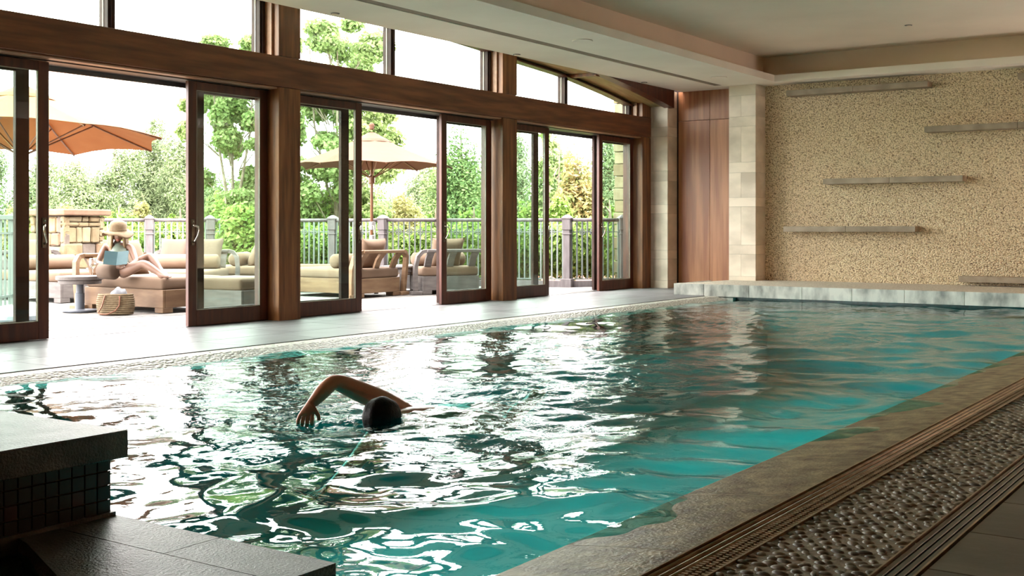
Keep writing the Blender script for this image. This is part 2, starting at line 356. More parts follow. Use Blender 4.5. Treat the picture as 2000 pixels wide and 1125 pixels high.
for k in range(4):
    x = 8.436 + k * .0255
    MB().box(x - .0095, x + .0095, YN + .2, 16.0, -.02, -.004, .002).build('grate_bar', grate_d, g2)
MB().box(8.418, 8.424, YN, 16.04, -.05, .004).box(8.524, 8.531, YN, 16.04, -.05, .004).build('grate_frame', steel, g2)
# pebbled band: pebbles on a mortar bed
pb = S('pebble_band', 'band of rounded river pebbles set on end in mortar beside the grate', 'paving')
MB().box(8.036, 8.418, YN, 16.04, -.03, -.0075).build('mortar_bed', concrete, pb)
ico = bmesh.new(); bmesh.ops.create_icosphere(ico, subdivisions=2, radius=1); ico.verts.ensure_lookup_table()
IV = np.array([v.co[:] for v in ico.verts]); IF = np.array([[v.index for v in f.verts] for f in ico.faces]); ico.free()
pts = []
y = 2.5
row = 0
while y < 16:
    st_y = .040 if y < 9 else .05
    for x in np.arange(8.047 + (row % 2) * .026, 8.41, .056 if y < 9 else .06):
        pts.append((min(8.405, max(8.05, x + random.uniform(-.009, .009))), y + random.uniform(-.011, .011)))
    y += st_y; row += 1
pm = []
for k in range(6):
    me = bpy.data.meshes.new('pebble'); v = IV.copy(); ph = np.random.rand(3) * 6
    v *= (1 + .12 * np.sin(v[:, [1]] * 2.3 + ph[0]) + .08 * np.sin(v[:, [0]] * 3 + ph[1])); v *= (.024, .0155, .0105)
    me.from_pydata(v.tolist(), [], IF.tolist()); me.polygons.foreach_set('use_smooth', [True] * len(me.polygons)); me.materials.append(pebble_m); pm.append(me)
pebble_1 = mat('pebble_single', (.06, .042, .024), (.20, .155, .095), 1.5, .48, .1, 60, rnd=.3, lo=.3, hi=.7)
for me in pm: me.materials[0] = pebble_1
order = sorted(range(len(pts)), key=lambda i: (pts[i][0] - 9.47)**2 + pts[i][1]**2 if pts[i][1] > 3.05 else 1e9)
near = set(order[:300])
V, F, n = [], [], 0
for i, (x, y) in enumerate(pts):
    rz = -.35 + random.gauss(0, .35); s = random.uniform(.75, 1.15)
    if i in near:
        o = addobj('pebble', pm[i % 6], None, pb, (x, y, -.0105), (random.uniform(-.25, .05), random.uniform(-.15, .15), rz)); o.scale = (s, s, s)
    else:
        v = IV * (1 + .1 * np.sin(IV[:, [1]] * 2.3 + i)) * (.024 * s, .0155 * s, .0105 * s) * (1.3 if y > 9 else 1)
        c, sn = math.cos(rz), math.sin(rz); v = v @ np.array(((c, sn, 0), (-sn, c, 0), (0, 0, 1)))
        V.append(v + (x, y, -.0105)); F.append(IF + n); n += len(IV)
tag(npmesh('pebbles_farther_on', np.concatenate(V), np.concatenate(F), pebble_m, pb, True), kind='stuff').name = 'pebble_field'
# pool basin
bs = S('pool_basin', 'teal plastered pool basin below the water', 'pool')
m = MB(); m.box(2.3, 7.35, -3.9, 16.2, -1.5, -1.25)
m.box(2.3, 2.42, -3.9, 16.2, -1.3, -.08); m.box(7.30, 7.36, -3.9, 16.2, -1.3, -.28); m.box(2.3, 7.35, -3.95, -3.8, -1.3, -.1)
m.box(2.42, 2.9, -3.8, 16.2, -1.3, -.55); m.build('basin_shell', basin_m, bs)
# water
def chopmask(X, Y):
    t_ = 1 / (1 + np.exp(-(Y - 4.45) * 5)); rt = 1 / (1 + np.exp(-(X - 5.9 - .12*(Y-5)) * 2.2))
    c = .05 + t_ * (1 - .55*rt) * (.5 + .45*np.sin(2.1*X + .7*Y)*np.sin(1.3*Y - X)) * np.clip((X - 2.3)/.8, .15, 1)
    c = c + .75*np.exp(-(((X-5.2)/.75)**2 + ((Y-5.6)/1.3)**2)) + .35*np.exp(-(((X-4.2)/1.0)**2 + ((Y-5.3)/1.0)**2))
    return np.clip(c, .02, 1)
def wave(X, Y):
    H = np.zeros_like(X); rs = np.random.RandomState(3)
    wx = X + .10*np.sin(1.7*Y + .8) + .05*np.sin(4.1*Y + 2*X); wy = Y + .12*np.sin(1.3*X + 1) + .05*np.sin(3.7*X - Y)
    near_ = 1 / (1 + np.exp((Y - 4.6) * 2.5)); rt = 1 / (1 + np.exp(-(X - 5.7) * 1.6))
    for i in range(16):
        lam = rs.uniform(.55, 1.5); a = rs.uniform(0, 2*PI); k = 2*PI/lam
        H += .0085 * lam * .085 * np.sin(k*(wx*math.cos(a) + wy*math.sin(a)) + rs.uniform(0, 6)) * (2.6 + 3.4*rt)
    for i in range(26):
        lam = rs.uniform(.14, .42); a = rs.uniform(0, 2*PI); k = 2*PI/lam
        H += .0024 * lam * np.sin(k*(wx*math.cos(a) + wy*math.sin(a)) + rs.uniform(0, 6)) * (.72 + .08*near_ + .25*rt)
    for i in range(14):
        lam = rs.uniform(.3, .8); a = rs.uniform(-.9, .9) + PI/2 + (PI if i % 2 else 0); k = 2*PI/lam
        H += .0021 * lam * np.sin(k*(wx*math.cos(a) + wy*math.sin(a)) + rs.uniform(0, 6)) * (.35 + 1.35*rt)
    # swimmer wake and ring ripples
    dx, dy = X - 5.2, Y - 4.85; r = np.hypot(dx, dy)
    H += .0035 * np.exp(-r / .55) * np.sin(r * 2*PI / .11)
    for cx_, cy_, aa in ((6.05, 4.35, .0014), (4.55, 4.1, .0011), (5.5, 3.75, .0009), (4.9, 4.62, .0022), (3.6, 8.2, .0014)):
        r = np.hypot(X - cx_, Y - cy_); H += aa * np.exp(-(r/.35)**2) * np.sin(r * 2*PI / .055)
    t = (Y - 4.9) / 2.2; d = np.abs(X - (5.28 - .2*t)); band = np.exp(-(d/.4)**2) * (t > -.15) * np.exp(-np.maximum(t - 1, 0)*1.2)
    H += .012 * band * np.sin(11*Y + 6*X) * np.sin(7*X - 3*Y) * .6 + .006 * band * np.sin(23*Y - 15*X)
    ck = chopmask(X, Y)
    for i in range(26):
        lam = rs.uniform(.09, .26); a = rs.uniform(0, 2*PI); k = 2*PI/lam
        H += ck * .0046 * lam * np.sin(k*(wx*math.cos(a) + wy*math.sin(a)) + rs.uniform(0, 6))
    return H * np.clip((X - 2.1) / .35, 0, 1) * (.35 + .65*np.clip((7.9 - X) / .5, 0, 1))
xs = np.arange(2.1, 7.861, .02); ys = np.concatenate((np.arange(-3.8, 1.5, .12), np.arange(1.5, 9.0, .02), np.arange(9.0, 16.15, .05)))
X, Y = np.meshgrid(xs, ys); Z = -.045 + wave(X, Y)
nx, ny = len(xs), len(ys); idx = np.arange(nx*ny).reshape(ny, nx)
Fq = np.stack((idx[:-1, :-1], idx[:-1, 1:], idx[1:, 1:], idx[1:, :-1]), -1).reshape(-1, 4)
wa = npmesh('pool_water', np.stack((X, Y, Z), -1).reshape(-1, 3), Fq, water, None, True)
tag(wa, 'rippling teal pool water reflecting the bright doorways', 'water', kind='stuff')
chop = chopmask(X, Y)
at_ = wa.data.attributes.new('chop', 'FLOAT', 'POINT'); at_.data.foreach_set('value', chop.ravel().astype(np.float32))
# raised block (upper) with mosaic side, and lower platform
ub = S('raised_pool_wall', 'raised stone capped wall with dark mosaic tiled side at lower left', 'pool wall')
for (x0, x1) in ((4.4, 5.22), (5.225, 6.07)):
    for (y0, y1) in ((-1.0, .2), (.203, 1.4), (1.403, 2.6)): MB().box(x0, x1, y0, y1, .205, .3, .004).build('cap_slab', slab_m, ub)
MB().box(4.4, 5.995, -1.0, 2.57, -1.3, .205).build('wall_core', grout, ub)
for iy in range(36):
    for iz in range(4):
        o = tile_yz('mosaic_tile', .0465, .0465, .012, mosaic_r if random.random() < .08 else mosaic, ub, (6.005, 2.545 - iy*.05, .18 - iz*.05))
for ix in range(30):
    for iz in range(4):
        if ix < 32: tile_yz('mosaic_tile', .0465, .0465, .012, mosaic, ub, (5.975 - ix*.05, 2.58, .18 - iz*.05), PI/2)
MB().box(5.99, 6.02, -1.0, 2.585, -.06, .012).build('wall_plinth', slab_m, ub)
lp = S('lower_platform', 'low wet stone platform with a sunken dark corner in the near left foreground', 'platform')
def poly(pts, z0, z1, name, mt, parent): return MB().prism(pts, z0, z1).build(name, mt, parent)
poly([(6.022, 2.36), (6.55, 2.36), (6.55, 2.585), (6.022, 2.585)], -.07, 0, 'stone_slab', slab_m, lp)
poly([(6.554, 2.36), (7.06, 2.36), (7.06, 2.585), (6.554, 2.585)], -.07, 0, 'stone_slab', slab_m, lp)
poly([(6.10, 2.19), (6.50, 2.03), (7.06, 1.75), (7.06, 2.356), (6.022, 2.356), (6.022, 2.21)], -.07, 0, 'stone_slab', slab_m, lp)
poly([(6.504, 2.026), (6.504, 1.0), (7.06, 1.0), (7.06, 1.746)], -.07, 0, 'stone_slab', slab_m, lp)
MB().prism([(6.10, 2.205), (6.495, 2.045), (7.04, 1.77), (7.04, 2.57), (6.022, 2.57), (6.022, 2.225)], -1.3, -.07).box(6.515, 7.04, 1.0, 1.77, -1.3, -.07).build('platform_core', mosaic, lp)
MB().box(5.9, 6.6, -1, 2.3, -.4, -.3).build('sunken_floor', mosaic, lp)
# end ledge with blocks
lg = S('end_ledge', 'low pebble topped stone ledge across the far end of the pool', 'ledge')
x = 1.46
MB().prism([(1.50, 16.1), (9.9, 16.1), (9.9, YF), (2.08, YF), (1.64, 17.7), (1.50, 16.6)], -.0, .165).build('ledge_top', bench_peb, lg)
widths = [.5, .72, .80, .72, .72, .78, .74, .76, .70, .78, .74, .72]
for i, wd in enumerate(widths):
    z0 = 0.0 if i == 0 else -.008
    MB().box(x, x + wd - .004, 16.05, 16.13, z0, .17, .003).build('stone_block', ledge_stone, lg); x += wd
MB().box(1.46, 1.5, 16.13, 17.3, 0, .17, .003).build('stone_block', ledge_stone, lg)
MB().box(1.95, 9.9, 16.2, 16.3, -1.3, -.16).build('basin_end', basin_m, lg)
MB().box(1.95, 9.9, 16.16, 16.3, -.158, 0).build('tile_band', mat('dark_green_tile', (.004, .05, .045), (.01, .09, .08), 20, .3), lg)
MB().box(1.95, 2.42, 16.06, 16.16, -.3, -.02).build('ledge_foot', ledge_stone, lg)
# far wall
wf = S('wall_far', 'tan pebble clad end wall behind the pool', 'wall')
MB().box(2.05, XR, YF, YF + .2, -.2, 4.2).build('pebble_cladding', wall_peb, wf)
MB().box(-.1, 2.05, YF, YF + .2, -.2, 4.2).build('wall_backing', dark_frame, wf)
for n_, (x0, x1, z0, z1) in enumerate(((.55, 1.128, 0, 2.83), (1.132, 1.63, 0, 2.83), (.55, 1.128, 2.836, 3.33), (1.132, 1.63, 2.836, 3.33))):
    MB().box(x0, x1, YF - .05, YF - .002, z0, z1, .002).build('wood_panel', wood_panel, wf)
def pilaster(name, x0, x1, y0, y1, z0, label):
    r = S(name, label, 'pilaster')
    MB().box(x0 + .012, x1 - .012, y0 + .012, y1, z0, 3.33).build('core', grout, r)
    z = z0; k = 0; hs = [.13, .36, .15, .62, .15, .40, .17, .58, .16, .34, .5]
    while z < 3.32:
        h = min(hs[k % len(hs)], 3.33 - z); split = h > .3 and k % 2
        cs = [(x0, x1)] if not split else [(x0, (x0+x1)/2 - .02), ((x0+x1)/2 - .02, x1)]
        for a, b in cs: MB().box(a + .001, b - .001, y0, y0 + .03, z + .001, z + h - .0015, .001).build('stone_tile', stone_lt, r)
        MB().box(x1 - .03, x1, y0 + .03, y1, z + .001, z + h - .0015, .001).build('stone_tile', stone_lt, r)
        z += h; k += 1
    return r
pilaster('stone_pilaster', .02, .522, 17.7, YF - .05, 0, 'pale stone tiled pilaster between last glass door and wood panels')
pilaster('stone_pilaster', 1.63, 2.094, 17.7, YF, .1, 'pale stone tiled pilaster between wood panels and pebble wall')
SH = [(2.55, 4.75, 3.165, 3.62, 'stone bar shelf directly under ceiling at left of pebble wall'), (4.70, 6.95, 2.485, 6.0, 'stone bar shelf second from top, running out at right edge'),
      (3.15, 5.25, 1.742, 4.18, 'stone bar shelf at middle height of pebble wall'), (2.5, 4.565, .997, 3.505, 'stone bar shelf low on wall, above the ledge at left'),
      (5.19, 7.4, .262, 6.4, 'lowest stone bar shelf, just above ledge at right'), (6.0, 8.2, 3.185, 7.1, 'short visible end of stone bar shelf at top right corner')]
for x0, x1, zc, xj, lb in SH:
    r = empty('wall_shelf', (x0, 17.85, zc), 0, lb, 'shelf', 'stone bar shelves on the pebble wall')
    MB().box(0, xj - x0 - .002, 0, .25, -.043, .043, .002).build('shelf_bar', shelf_m, r)
    MB().box(xj - x0 + .004, x1 - x0, 0, .25, -.043, .043, .002).build('shelf_bar', shelf_m, r)
# ceiling
ZS = 3.33
ce = S('ceiling', 'cream plaster ceiling with lower border and raised centre', 'ceiling')
m = MB()
m.box(.62, 1.43, YN, YF, ZS, 3.435); m.box(1.57, 2.45, YN, YF, ZS, 3.435); m.box(1.43, 1.57, 17.6, YF, ZS, 3.435)
m.box(2.45, 10.0, 17.6, YF, ZS, 3.435); m.box(10.0, XR, YN, YF, ZS, 3.435); m.box(2.45, 10, YN, -1.5, ZS, 3.435)
m.build('ceiling_border', plaster, ce)
MB().box(1.4, 1.6, YN, 17.65, 3.336, 3.44).build('linear_slot', mat('slot_brown', (.2, .15, .11), (.26, .2, .15), 3, .7), ce)
MB().box(.62, 2.12, YN, YF, 3.436, 4.2).box(2.12, 10.4, 17.95, YF, 3.436, 4.2).box(10.4, XR, YN, YF, 3.436, 4.2).build('ceiling_riser', plaster2, ce)
MB().box(2.12, 10.4, YN, 17.95, 3.78, 4.2).build('raised_ceiling', plaster2, ce)
for (x, y, lb) in ((2.03, 12.4, 'round flush ceiling speaker nearer the camera'), (1.95, 16.6, 'round flush ceiling speaker nearer the far corner')):
    r = empty('ceiling_speaker', (x, y, ZS), 0, lb, 'speaker', 'round ceiling speakers')
    MB().lathe([(.10, 0), (.125, -.002), (.13, -.008), (.118, -.011), (.10, -.008)], 32).build('speaker_ring', plaster, r, smooth=True)
    MB().lathe([(.0, -.006), (.102, -.006), (.102, 0)], 32).build('speaker_grille', mat('grille', (.42, .37, .3), rough=.8), r)
for (x, y, z, lb) in ((.76, 9.33, ZS, 'small round ceiling sprinkler cap above the second clerestory window'), (.71, 12.9, ZS, 'small round ceiling sprinkler cap above the middle wooden post'), (.715, 16.5, ZS, 'small round ceiling sprinkler cap near the far stone pilaster'), (4.93, 16.2, 3.78, 'small ceiling sprinkler cap on the raised ceiling')):
    r = empty('ceiling_sprinkler', (x, y, z), 0, lb, 'sprinkler', 'ceiling sprinkler caps')
    MB().lathe([(.05, 0), (.05, -.004), (.043, -.008)], 20).build('cap_ring', alu, r); MB().lathe([(.035, -.008), (.034, -.013), (0, -.014)], 20).build('cap_disc', plaster2, r)
# other walls
MB().box(XR, XR + .2, YN, YF + .2, -.2, 4.2).build('wall_right', wood_panel, None, label='wood panelled side wall out of view on the right', cat='wall', kind='structure')
MB().box(-.2, XR + .2, YN - .2, YN, -.2, 4.2).build('wall_near', wood_panel, None, label='wood panelled wall behind the camera', cat='wall', kind='structure')
wl = S('wall_left', 'timber post and beam wall that holds the sliding glass doors', 'wall')
MB().box(-.12, .22, YN, .2, -.05, 3.9).build('solid_wall', plaster2, wl)
for y0, y1 in ((.2, .55), (4.75, 5.05), (9.04, 9.37), (13.3, 13.65), (17.4, 17.7)):
    MB().box(-.12, .205, y0, y1, -.01, 2.545, .004).build('post', wood_post, wl)
    MB().box(-.12, .205, y0, y1, 2.885, 3.9, .004).build('upper_post', wood_post, wl)
    MB().box(-.16, .0, y0 - .012, y1 + .0, -.01, 2.5).build('jamb', wood_door, wl)
MB().box(-.10, .21, .2, 17.7, 2.55, 2.88, .004).build('beam', wood_beam, wl)
MB().box(.05, .18, .2, 17.68, 2.525, 2.55, .008).build('beam_bead', bead, wl)
MB().box(-.22, .05, .2, 17.68, 2.515, 2.55).build('door_track', track, wl)
MB().box(-.2, .03, .2, 17.68, -.03, .003).build('threshold', track, wl)
MB().box(-.26, -.22, .2, 17.68, 2.47, 2.56).build('screen_track', alu, wl)
# arched head line
HY = [.2, 3, 5, 7, 9, 11.3, 13.4, 13.8, 15.3, 15.56, 16.4, 17.24, 17.75]
HZ = [2.95, 3.15, 3.3, 3.42, 3.52, 3.58, 3.46, 3.415, 3.33, 3.295, 3.20, 3.08, 3.0]
hz = lambda y: float(np.interp(y, HY, HZ))
def archbar(x0, x1, dz0, dz1, ya, yb, name, mt, parent):
    ys_ = [ya] + [q for q in np.arange(math.ceil(ya*2)/2 + .001, yb, .5)] + [yb]; mb = MB(); n = len(ys_)
    R = [[mb.bm.verts.new((x, y, hz(y) + dz)) for (x, dz) in ((x0, dz0), (x1, dz0), (x1, dz1), (x0, dz1))] for y in ys_]
    for A, B in zip(R, R[1:]):
        for k in range(4): mb.bm.faces.new((A[k], A[(k+1) % 4], B[(k+1) % 4], B[k]))
    mb.bm.faces.new(R[0][::-1]); mb.bm.faces.new(R[-1]); return mb.build(name, mt, parent)
archbar(-.12, .02, .03, .5, .2, 17.7, 'arched_header', dark_frame, wl)
archbar(-.08, .07, .0, .02, .2, 17.7, 'arched_bead', wood_door, wl)
archbar(.02, .46, .06, .10, .2, 17.7, 'sloping_soffit', wood_light, wl)
archbar(.46, .62, .03, .6, .2, 17.75, 'curved_rafter', wood_door, wl)
for y in (15.4, 11.3, 7.0): MB().box(.02, .5, y - .06, y + .06, hz(y) + .01, hz(y) + .1).build('purlin', wood_post, wl)
# upper windows
def upper_window(n, y0, y1, mull, lb):
    r = S('window_%d' % n, lb, 'window')
    zb = 2.88
    for (a, b) in ((y0, mull - .045), (mull + .045, y1 - .1)):
        mb = MB(); v = [(-.055, a, zb), (-.055, b, zb), (-.055, b, hz(b)), (-.055, (a+b)/2, hz((a+b)/2)), (-.055, a, hz(a))]
        mb.prism([(p[1], p[2]) for p in v], -.004, .004, Matrix(((0, 0, 1, -.05), (1, 0, 0, 0), (0, 1, 0, 0), (0, 0, 0, 1)))); mb.build('pane', glass, r)
    for yc in (mull, y1 - .065):
        for k, dx in ((-.03, .02), (0., .035), (.03, .02)):
            MB().box(-.11, dx, yc + k - .012, yc + k + .012, zb, hz(yc) + .04).build('mullion', dark_frame, r)
        MB().box(-.055, -.04, yc - .047, yc - .043, zb, hz(yc)).build('glazing_bead', glazing_bead, r)
    MB().box(-.03, .12, y1 - .03, y1, zb, hz(y1) + .06).build('side_jamb', bead, r)
upper_window(1, .55, 4.75, 2.7, 'clerestory window nearest the camera, mostly beyond the left edge')
upper_window(2, 5.05, 9.04, 7.03, 'clerestory window at upper left with dark mullion')
upper_window(3, 9.37, 13.3, 11.17, 'clerestory window in the middle with tree branches behind')
upper_window(4, 13.65, 17.38, 15.27, 'clerestory window with head sloping down at the far end')
# door leaves
def leaf(n, y0, y1, x, lb, hside, fixed=False, outer=True):
    r = S('door_%d' % n, lb, 'door'); z1 = 2.51; t = .045; sw = .105 if not fixed else .135
    nm = wood_door if not fixed else dark_frame
    for a, b in ((y0, y0 + sw), (y1 - sw, y1)):
        MB().box(x - t, x, a, b, 0.006, z1, .003).build('stile', nm, r)
    MB().box(x - t, x, y0 + sw, y1 - sw, .006, .165, .003).build('bottom_rail', nm, r)
    MB().box(x - t, x, y0 + sw, y1 - sw, 2.425, z1, .003).build('top_rail', nm, r)
    MB().box(x - t/2 - .004, x - t/2 + .004, y0 + sw, y1 - sw, .165, 2.425).build('pane', glass, r)
    if not fixed:
        MB().box(x - .012, x - .003, y0 + sw, y0 + sw + .01, .165, 2.425).box(x - .012, x - .003, y1 - sw - .01, y1 - sw, .165, 2.425).box(x - .012, x - .003, y0 + sw, y1 - sw, .165, .173).box(x - .012, x - .003, y0 + sw, y1 - sw, 2.417, 2.425).build('glazing_bead', glazing_bead, r)
    if hside:
        yc = y1 - sw/2 if hside > 0 else y0 + sw/2
        hp = MB(); hp.box(x, x + .008, yc - .022, yc + .022, .83, 1.10, .006, seg=2); o = hp.build('handle_plate', bronze, r)
        MB().tube([(x + .006, yc, .865), (x + .035, yc + .002, .88), (x + .055, yc + .02*-hside, .93), (x + .06, yc + .035*-hside, .985), (x + .05, yc + .03*-hside, 1.02), (x + .02, yc, 1.035), (x + .006, yc, 1.035)], [.011, .0085, .008, .008, .009, .010, .012], 8).build('handle_lever', nickel, o, smooth=True)
        MB().lathe([(.009, 0), (.009, .01), (0, .012)], 12, Matrix.Translation((x + .008, yc, 1.075)) @ Matrix.Rotation(PI/2, 4, 'Y')).build('thumb_turn', nickel, o)
    return r
LV = [(1, .57, 1.9, -1, 'nearest'), (2, 3.4, 4.74, 1, 'n')]
leaf(1, 5.07, 6.35, .04, 'open sliding glass door at far left edge with lever handle', 1)
leaf(2, 7.94, 9.03, .04, 'open sliding glass door left of the first tall wooden post', -1)
leaf(3, 9.38, 10.57, .04, 'open sliding glass door right of the first tall wooden post', 1)
leaf(4, 12.13, 13.24, .04, 'open sliding glass door left of the second wooden post', -1)
leaf(5, 13.66, 14.75, .04, 'open sliding glass door right of the second wooden post', 1)
leaf(6, 16.24, 17.38, .04, 'open sliding glass door next to the far stone pilaster', -1)
leaf(7, 5.07, 6.29, -.17, 'outer fixed glass door behind the far left sliding door', 0, True)
leaf(8, 8.19, 9.31, -.17, 'outer fixed glass door behind the sliding door left of first post', 0, True)
leaf(9, 9.33, 10.57, -.17, 'outer fixed glass door behind the sliding door right of first post', 0, True)
leaf(10, 12.34, 13.58, -.17, 'outer fixed glass door behind the sliding door left of second post', 0, True)
leaf(11, 13.62, 14.78, -.17, 'outer fixed glass door behind the sliding door right of second post', 0, True)
leaf(12, 16.44, 17.69, -.17, 'outer fixed glass door behind the last sliding door', 0, True)

# ------------------------------------------------------------------ patio
def clip(poly_, a, b, c):      # keep a*x+b*y<=c
    out = []
    for i in range(len(poly_)):
        p, q = poly_[i], poly_[(i+1) % len(poly_)]; dp, dq = a*p[0]+b*p[1]-c, a*q[0]+b*q[1]-c
        if dp <= 0: out.append(p)
        if dp*dq < 0: t = dp/(dp-dq); out.append((p[0]+(q[0]-p[0])*t, p[1]+(q[1]-p[1])*t))
    return out
FE = [at(90, 20.3), at(292, 20.7), at(410, 21.2), at(530, 21.4), at(650, 21.1), at(748, 20.6), at(862, 20.6), at(985, 20.6), at(1108, 20.2), at(1216, 20.45)]
pt = S('patio', 'weathered grey plank terrace outside the glass doors', 'terrace')
MB().prism([(-.2, 0), (-.2, 19), (-1.2, 18.6), (-4.5, 16.6), (-9, 14.6), (-12, 9), (-12, 0)], -.12, -.045).build('terrace_base', mulch, pt)
th = math.radians(-20); ca, sa = math.cos(th), math.sin(th)
w_ = .145; k = 0
for i in range(-90, 60):
    off = i * w_; s0 = -14 + (i * 3.7 % 5)
    while s0 < 26:
        e = s0 + 5
        q = [(off, s0), (off + w_ - .008, s0), (off + w_ - .008, e - .006), (off, e - .006)]
        q = [(ca*x - sa*y, sa*x + ca*y) for x, y in q]
        for A, B, Cc in ((1, 0, -.2), (-1, 0, 10.5), (0, -1, -3.0), (-.45, .893, 16.2)): q = clip(q, A, B, Cc) if len(q) > 2 else q
        if len(q) > 2:
            area = abs(sum(q[a][0]*q[(a+1) % len(q)][1] - q[(a+1) % len(q)][0]*q[a][1] for a in range(len(q)))) / 2
            if area > .06:
                cx_ = sum(p[0] for p in q)/len(q); cy_ = sum(p[1] for p in q)/len(q)
                MB().prism([(p[0]-cx_, p[1]-cy_) for p in q], -.035, 0).build('plank', plank_m, pt, (cx_, cy_, random.uniform(-.012, -.007))); k += 1
        s0 = e
print('planks', k)
MB().prism([(-.13, -20), (-.13, 60), (-90, 60), (-90, -20)], -.5, -.12).build('lawn', grass, None, label='lawn beyond the terrace fence', cat='lawn', kind='structure')
a, b = at(980, 21.0), at(1300, 21.2); c, d = at(1300, 24.), at(980, 24.)
MB().prism([(p.x, p.y) for p in (a, b, c, d)], -.12, .04).build('mulch_bed', mulch, None, label='red bark mulch bed behind the fence at right', cat='mulch', kind='structure')
# fence
fc = empty('terrace_fence', (0, 0, 0), 0, 'pale metal baluster fence with grey posts along the terrace', 'fence')
bal = MB().box(-.0125, .0125, -.0125, .0125, .12, 1.14).mesh('baluster')
bal.materials.append(fence_m)
nb = 0; rv = []
for i, p in enumerate(FE):
    if 0 < i:
        po = MB(); po.box(-.06, .06, -.06, .06, -.02, 1.19, .006); po.box(-.075, .075, -.075, .075, .98, 1.17, .008); po.box(-.075, .075, -.075, .075, .90, .925, .005)
        ang = math.atan2((FE[i] - FE[i-1]).y, (FE[i] - FE[i-1]).x)
        o = po.build('post', fence_p, fc, (p.x, p.y, 0), (0, 0, ang))
        MB().lathe([(.115, 0), (.118, .02), (.09, .045), (.03, .075), (0, .08)], 4, Matrix.Translation((0, 0, 1.17)) @ Matrix.Rotation(PI/4, 4, 'Z')).build('post_cap', fence_p, o)
        MB().box(-.1, .1, -.1, .1, -.02, .14, .01).build('post_foot', fence_p, o)
    if i + 1 < len(FE):
        q = FE[i+1]; L_ = (q - p).length; dr = (q - p).normalized(); ang = math.atan2(dr.y, dr.x)
        M = Matrix.Translation((p.x, p.y, 0)) @ Matrix.Rotation(ang, 4, 'Z')
        MB().tube([p + dr*.05 + Vector((0, 0, 1.155)), q - dr*.05 + Vector((0, 0, 1.155))], .032, 10).build('top_rail', fence_p, fc, smooth=True)
        MB().box(.06, L_ - .06, -.05, .05, -.02, .10, .004, M).build('bottom_rail', fence_p, fc)
        MB().box(.06, L_ - .06, -.006, .006, .94, .955, 0, M).build('middle_rail', fence_m, fc); MB().box(.06, L_ - .06, -.012, .012, .12, .14, 0, M).build('lower_rail', fence_m, fc)
        nn = int(L_ / .108); st_ = (L_ - .16) / nn
        for k in range(nn + 1):
            x_ = .08 + k*st_; w0 = p + dr*x_
            if nb < 300: addobj('baluster', bal, None, fc, (w0.x, w0.y, 0), (0, 0, ang)); nb += 1
            else: rv.append((w0.x, w0.y, ang))
            if 1 < k < nn - 1 and k % 2 == 0:
                rm = MB()
                for sx in (-1, 1):
                    for sz in (-1, 1):
                        rm.tube([(sx*.022 + .02*math.cos(t_), 0, .947 + sz*.022 + .02*math.sin(t_)) for t_ in np.linspace(0, 2*PI, 9)], .009, 4, caps=False)
                rm.box(-.055, .055, -.005, .005, .941, .953).box(-.006, .006, -.005, .005, .89, 1.005)
                rm.build('rosette', fence_m, fc, (w0.x, w0.y, 0), (0, 0, ang))
# side gate at the far left
ga, gb = at(-120, 13.2), at(26, 15.6)
gt = empty('side_fence', (ga.x, ga.y, 0), math.atan2((gb-ga).y, (gb-ga).x), 'grey green metal fence panel seen through the far left door', 'fence')
L_ = (gb - ga).length
MB().box(0, L_, -.03, .03, 1.12, 1.18, .004).build('top_rail', fence_m, gt); MB().box(0, L_, -.015, .015, .93, .955).build('middle_rail', fence_m, gt); MB().box(0, L_, -.015, .015, .1, .13).build('lower_rail', fence_m, gt)
for k in range(int(L_/.15)): MB().box(k*.15 - .012, k*.15 + .012, -.012, .012, .0, 1.14).build('baluster', fence_m, gt)
MB().box(L_ - .06, L_ + .03, -.045, .045, 0, 1.2, .005).build('post', fence_m, gt)
# stone pier
pc = at(132, 17.9)
pr = empty('stone_pier', (pc.x, pc.y, 0), math.radians(6), 'square pier of stacked tan fieldstones with a flat capstone', 'pier')
MB().box(-.31, .31, -.31, .31, 0, 1.16).build('pier_core', rock[3], pr)
MB().box(-.42, .42, -.42, .42, 1.165, 1.26, .02, seg=2).build('capstone', rock[2], pr)
pr.scale = (1.08, 1.08, 1.03)
random.seed(11)
for sd, (axn, rz) in enumerate(((0, 0), (0, PI/2), (0, PI), (0, -PI/2))):
    z = 0.0
    while z < 1.15:
        h = min(random.choice((.07, .1, .15, .19, .24)), 1.16 - z)
        if h < .05: break
        s0 = -.36
        while s0 < .34:
            wd = random.choice((.12, .18, .25, .32)) if h < .2 else random.choice((.1, .15, .22)); e = min(s0 + wd, .36)
            if .36 - e < .07: e = .36
            M = Matrix.Rotation(rz, 4, 'Z'); dp = random.uniform(.335, .375)
            mb = MB(); mb.box(.26, dp, s0 + .005, e - .005, z + .005, z + h - .005, min(.022, h*.28), seg=2)
            for v in mb.bm.verts: v.co += Vector((random.uniform(-.006, .006),) * 3)
            bmesh.ops.transform(mb.bm, matrix=M, verts=mb.bm.verts)
            mb.build('stone', random.choice((rock[0], rock[0], rock[1], rock[1], rock[2], rock[3])), pr, smooth=False); s0 = e
        z += h
# exterior stone return beyond the last door
ep = empty('stone_column', (-.75, 18.62, 0), 0, 'yellowish stone building corner seen through the last glass door', 'column', kind='structure')
z = 0; k = 0
while z < 4:
    MB().box(-.02 - (k % 2)*.015, .5, -.45 - (k % 2)*.015, .45, z + .006, z + .21, .012, seg=2).build('stone_block', rock[1] if k % 3 else rock[0], ep); z += .215; k += 1

